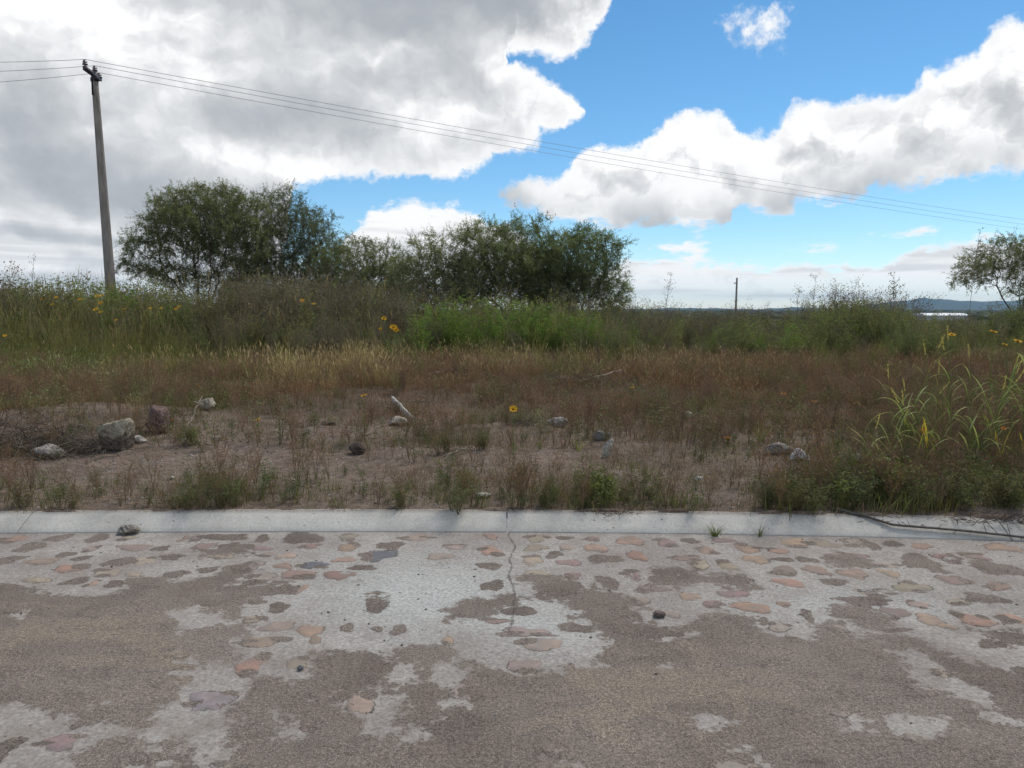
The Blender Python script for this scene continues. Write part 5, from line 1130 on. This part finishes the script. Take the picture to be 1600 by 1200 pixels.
# shrubs in the thicket that stand out
SH = [p_weed(230 + s, 1., 26, 60, .046, .42, .5, (.09, .085, .052), (.082, .100, .045)) for s in range(3)]
SB = [p_weed(240 + s, 1., 22, 60, .05, .45, .5, (.07, .085, .035), (.080, .125, .030)) for s in range(2)]
SD = [p_twig(250 + s, 1., 17, (.115, .10, .082), 10, .5, .0036, (.10, .092, .06)) for s in range(2)]
def shrub(label, u, vtop, Y, wpx, protos, seed, m=M_LEAF, name='shrub', cat='shrub', n=5):
    x = atY(u, vtop, Y)[0]; top = atY(u, vtop, Y)[2]; z = float(gh(x, Y)); H = top - z; rng = np.random.RandomState(seed); g = Geo(); w = wpx * Y / F
    px = np.linspace(-.5, .5, n) * w * .8; hs = H * (1 - .35 * (np.abs(px) / (w * .5)) ** 2) * rng.uniform(.85, 1.05, n)
    for i in range(n): g.inst(protos[i % len(protos)], np.array([[px[i], rng.normal() * .25, 0]]), np.array([[hs[i] * .9, hs[i] * .9, hs[i]]]), rng.uniform(0, 6, 1), np.array([[1, 1, 1]]) * rng.uniform(.85, 1.15))
    o = g.obj(name, m); o.location = (x, Y, z); tag(o, label, cat)
shrub('dark green shrub rising above the weeds just left of the distant white roof', 1345, 462, 22, 150, SH, 1, n=6)
shrub('green shrub in front of the foot of the tall concrete pole', 190, 446, 22, 100, SH[:2] + SB[:1], 2, n=5)
shrub('green weedy shrub under the left tree, right of the pole', 280, 456, 21.5, 90, SH, 3, n=4)
shrub('grey brown dead shrub of fine twigs in front of the left trees', 385, 440, 22, 170, SD + SH[:1], 4, M_DRY, n=7)
shrub('grey dead twiggy shrub below the dark thin topped tree', 475, 440, 22, 100, SD, 5, M_DRY, n=5)
shrub('bright green leafy shrub in front of the right tree group, left of its middle', 700, 478, 21, 110, SB, 6, n=6)
shrub('bright green leafy shrub under the middle of the right tree group', 800, 482, 21, 120, SB, 7, n=6)
shrub('bright green leafy shrub under the right end of the right tree group', 905, 495, 21, 110, SB, 8, n=5)
shrub('brownish low shrub just right of the bright green ones', 965, 505, 20, 80, SD[:1] + SH[:1], 9, n=4)
shrub('dark rounded shrub in the hollow left of the rising green shrub', 1140, 505, 20.5, 120, SH, 10, n=5)
shrub('light green shrub between the far pole and the rising dark shrub', 1225, 500, 20, 90, SB[:1] + SH[:1], 11, n=4)
shrub('olive shrub standing under the tips of the tall grasses', 1440, 500, 19, 110, SH, 12, n=5)
shrub('dark shrub under the windswept tree at the right edge', 1570, 478, 23, 120, SH, 13, n=5)
shrub('low brown shrub in the grass left of the straw coloured clumps', 330, 500, 19.5, 110, SD[:1] + SH[1:2], 14, n=4)
def stalk(label, u, vtop, Y, seed, leafy=False):
    rng = np.random.RandomState(seed); x, _, top = atY(u, vtop, Y); z = float(gh(x, Y)); H = top - z
    t = thing('tall_stalk', label, 'stalk', (x, Y, z)); k = np.linspace(0, 1, 10)[:, None]; P = np.array([[rng.normal() * .12, 0, 0]]) * k ** 2 + np.array([[0, 0, H]]) * k
    g = Geo(); g.add(*tube(P, np.linspace(.009, .003, 10), 5, (.12, .10, .08)))
    n = 16; t_ = rng.uniform(.62, 1, n); b = np.stack([np.interp(t_, k[:, 0], P[:, i]) for i in range(3)], 1); e = b + unit(rng.normal(size=(n, 3)) * np.array([1, .6, .2]) + np.array([0, 0, .9])) * (rng.uniform(.1, .32, (n, 1)) * (1.5 - t_[:, None])); g.add(*segs(b, e, .005, .003, (.12, .10, .08)))
    g.obj('stem', M_DRY, t); q = np.repeat(e, 6, 0); m = len(q); g = Geo(); g.add(*leaves(q + rng.normal(size=(m, 3)) * .05, rng.normal(size=(m, 3)), rng.normal(size=(m, 3)), .075 if leafy else .045, .028 if leafy else .018, np.array((.07, .07, .045)) * rng.uniform(.7, 1.3, (m, 1)))); g.obj('leaves', M_DRY, t)
for a in [('tall leafy stalk silhouetted on the sky left of the windswept tree', 1521, 356, 22, 1, True), ('tall feathery stalk rising from the dark shrub left of the hills', 1400, 424, 22, 2, True),
          ('bare leaning stalk left of the far pole', 1037, 425, 21, 3), ('thin bare stalk between the far pole and the dark shrub', 1247, 452, 21, 4), ('slender bare stalk on the left edge of the dark rising shrub', 1272, 428, 22, 5),
          ('thin stalk leaning against the sky above the dark rising shrub', 1308, 440, 22, 6), ('thin dry stalk sticking up left of the tall pole', 42, 404, 22, 7), ('second dry stalk sticking up at the far left edge', 14, 420, 22, 8),
          ('pale bare stalk in front of the right end of the trees', 918, 470, 20, 9), ('pale bare stalk in front of the middle of the right trees', 790, 455, 20, 10), ('pale bare stalk in front of the low bush in the dip', 510, 380, 22, 11)]: stalk(*a)
# ------------------------------------------------------------------ yellow flowers
def flower_parts(t, heads, seed, hs=1., col=(.72, .40, .02)):
    rng = np.random.RandomState(seed); gs = Geo()
    for (hx, hy, H, r, tx) in heads:
        gp, gc = Geo(), Geo(); k = np.linspace(0, 1, 8)[:, None]; P = np.array([[hx, hy, 0]]) * k ** 1.3 + np.array([[0, 0, H]]) * k; gs.add(*tube(P, np.linspace(.003, .002, 8) * hs, 5, (.09, .12, .05)))
        nl = 5; tt = rng.uniform(.1, .6, nl); b = np.stack([np.interp(tt, k[:, 0], P[:, i]) for i in range(3)], 1); gs.add(*leaves(b, rng.normal(size=(nl, 3)) * [1, 1, .2] + [0, 0, .5], rng.normal(size=(nl, 3)), .05 * hs, .016 * hs, (.06, .085, .035)))
        c = P[-1]; up = unit(np.array([rng.normal() * .2, tx, 1.])); ax = unit(np.cross(up, (1, .1, 0))); ay = np.cross(up, ax); n = 13
        th = np.arange(n) * 2 * math.pi / n + rng.uniform(-.1, .1, n); d = np.cos(th)[:, None] * ax + np.sin(th)[:, None] * ay + up * .28
        # petals folded along the middle
        L = r * rng.uniform(.85, 1.1, n)[:, None]; s = unit(np.cross(d, up)); du = unit(d); w = r * .2
        V = np.stack([c + du * r * .12, c + du * L * .5 + s * w + up * w * .3, c + du * L, c + du * L * .5 - s * w + up * w * .3, c + du * L * .55], 1).reshape(-1, 3)
        f = np.concatenate([np.array([(5 * i, 5 * i + 1, 5 * i + 4), (5 * i + 1, 5 * i + 2, 5 * i + 4), (5 * i + 2, 5 * i + 3, 5 * i + 4), (5 * i + 3, 5 * i, 5 * i + 4)]) for i in range(n)])
        gp.add(V, [f], np.array(col) * np.repeat(rng.uniform(.8, 1.15, (n, 1)), 5, 0))
        gc.add(*tube([c - up * .004, c + up * .006 * hs, c + up * .014 * hs], np.array([r * .22, r * .27, r * .12]), 8, (.36, .20, .02)))
        hd = gp.obj('petals', M_PETAL, t); gc.obj('flower_centre', M_PETAL, hd)
    gs.obj('stem', M_LEAF, t)
def flower(label, u, v, vb, rpx, seed, group=None, col=(.72, .40, .02), tx=-.6, Y=None, extra=()):
    if Y is None: x, y, z = place_px(u, vb)
    else: x, y = atY(u, v, Y)[0], Y; z = float(gh(x, y))
    H = atY(u, v, y)[2] - z; r = rpx * y / F; t = thing('yellow_flower', label, 'flower', (x, y, z), group)
    flower_parts(t, [(0, 0, max(H, .03), r, tx)] + [(du * y / F, 0, max(H - dv * y / F, .03), r * k, tx) for du, dv, k in extra], seed, max(1, r / .02 * .6), col); return t
flower('tall single yellow flower standing on a bare stem in the centre of the lot', 802, 640, 718, 8, 1, tx=-.9)
flower('small orange yellow flower left of the white slat', 570, 619, 690, 6.5, 2, tx=-.2)
flower('small flat yellow flower on the bare soil right of the white chip', 404, 657, 675, 7, 3, tx=-.2)
flower('bright yellow flower with two smaller blooms in the weeds before the low bush', 615, 512, 560, 7, 4, Y=18.5, tx=-1, extra=((-15, -14, .7), (-20, 2, .5), (4, 4, .8)))
flower('orange flower low on the soil left of the yellow green tuft', 1136, 685, 696, 6, 5, col=(.66, .24, .02), tx=-.2)
flower('small yellow orange flower right of the arching grass tuft', 1338, 631, 645, 6, 6, tx=-.2)
flower('orange flower down among the kerb weeds at the right', 1369, 764, 776, 7, 7, col=(.62, .22, .03), tx=-.2)
flower('yellow flower in dark weeds at the horizon side of the tall grasses', 1487, 524, 600, 7, 8, Y=9, tx=-.4)
flower('yellow flower pair nearest the right edge above the grasses', 1590, 534, 600, 8, 9, Y=8, tx=-.4, extra=((-20, 5, .6),))
flower('yellow flower just left of the pair at the right edge', 1552, 519, 600, 7, 10, Y=8.4, tx=-.3)
flower('tiny orange flower in reddish grass above the yellow green tuft', 1224, 616, 630, 5, 11, col=(.6, .22, .03), tx=-.3)
flower('tiny yellow flower far in the red grass right of the bare stick', 988, 606, 620, 4, 12, tx=-.3)
flower('small orange blossom at the foot of the reddish pointed rock', 268, 657, 664, 5, 13, col=(.6, .2, .04), tx=-.4)
flower('orange yellow blossom in the weeds above the reddish pointed rock', 236, 620, 634, 5, 14, col=(.55, .27, .03), tx=-.3)
flower('orange bud in the grass above the lumpy pale rock', 312, 604, 618, 5, 15, col=(.6, .24, .03), tx=-.3)
flower('tiny orange flower on the stem with the yellowed leaf at the right', 1437, 672, 745, 4, 16, col=(.6, .2, .03))
flower('tiny orange flower low right among the tall grasses', 1458, 690, 735, 4, 17, col=(.6, .2, .03))
flower('small orange flower left of the right hand soil gap', 1272, 628, 645, 5, 18, col=(.5, .22, .04), tx=-.3)
flower('small orange flower near the right edge below the long pale blades', 1563, 670, 745, 4.5, 19, col=(.6, .22, .03))
GL = 'yellow flowers in the weeds near the pole'
ORD = 'first,second,third,fourth,fifth,sixth,seventh,eighth,ninth,tenth,eleventh,twelfth,thirteenth,fourteenth,fifteenth,sixteenth,seventeenth,eighteenth,nineteenth,twentieth,twenty-first'.split(',')
ORD[0] = 'first'
FL = [(66, 467, 4), (88, 465, 5), (82, 476, 5), (125, 468, 5), (152, 463, 6), (160, 462, 6), (158, 474, 7), (150, 484, 7), (158, 488, 6), (195, 483, 4), (235, 482, 4), (252, 482, 4), (275, 483, 5), (280, 479, 4),
                               (182, 500, 4), (472, 470, 6), (490, 475, 4), (8, 525, 5)]
for i, (u, v, r) in enumerate(FL):
    lab = 'x' if u < 300 else ({472: 'yellow flower in the dead twigs below the thin topped tree', 490: 'smaller yellow flower right beside the one below the thin topped tree'}.get(u, 'x'))
    if u < 300: lab = 'yellow flower in the weeds near the pole, %s from the left' % ORD[sum(q[0] < u or (q[0] == u and q[1] < v) for q in FL)]
    flower(lab, u, v, 560, r * .72, 40 + i, GL if u < 300 else None, Y=19.2 + (i % 5) * .25 - (v > 495) * 2.2, tx=-.7, col=(.72, .42, .02) if i % 3 else (.62, .30, .03))
# ------------------------------------------------------------------ haze
def haze():
    g = Geo(); V = np.array([(x, y, z) for x in (-7600, 7600) for y in (-200, 7600) for z in (-14, 135)])
    g.add(V, [np.array([(0, 1, 3, 2), (4, 6, 7, 5), (0, 4, 5, 1), (2, 3, 7, 6), (1, 5, 7, 3), (0, 2, 6, 4)])], (1,) * 3)
    m = bpy.data.materials.new('haze'); m.use_nodes = True; T = NT(m.node_tree); T.n.clear(); out = T.new('ShaderNodeOutputMaterial')
    v = T.new('ShaderNodeVolumePrincipled'); v.inputs['Color'].default_value = (.42, .70, 1, 1); v.inputs['Density'].default_value = 8.5e-5; v.inputs['Anisotropy'].default_value = .1
    T.put(out.inputs['Volume'], v.outputs[0]); o = g.obj('haze', m); o['kind'] = 'stuff'; tag(o, 'pale blue air haze over the far plain and hills', 'haze')
haze()
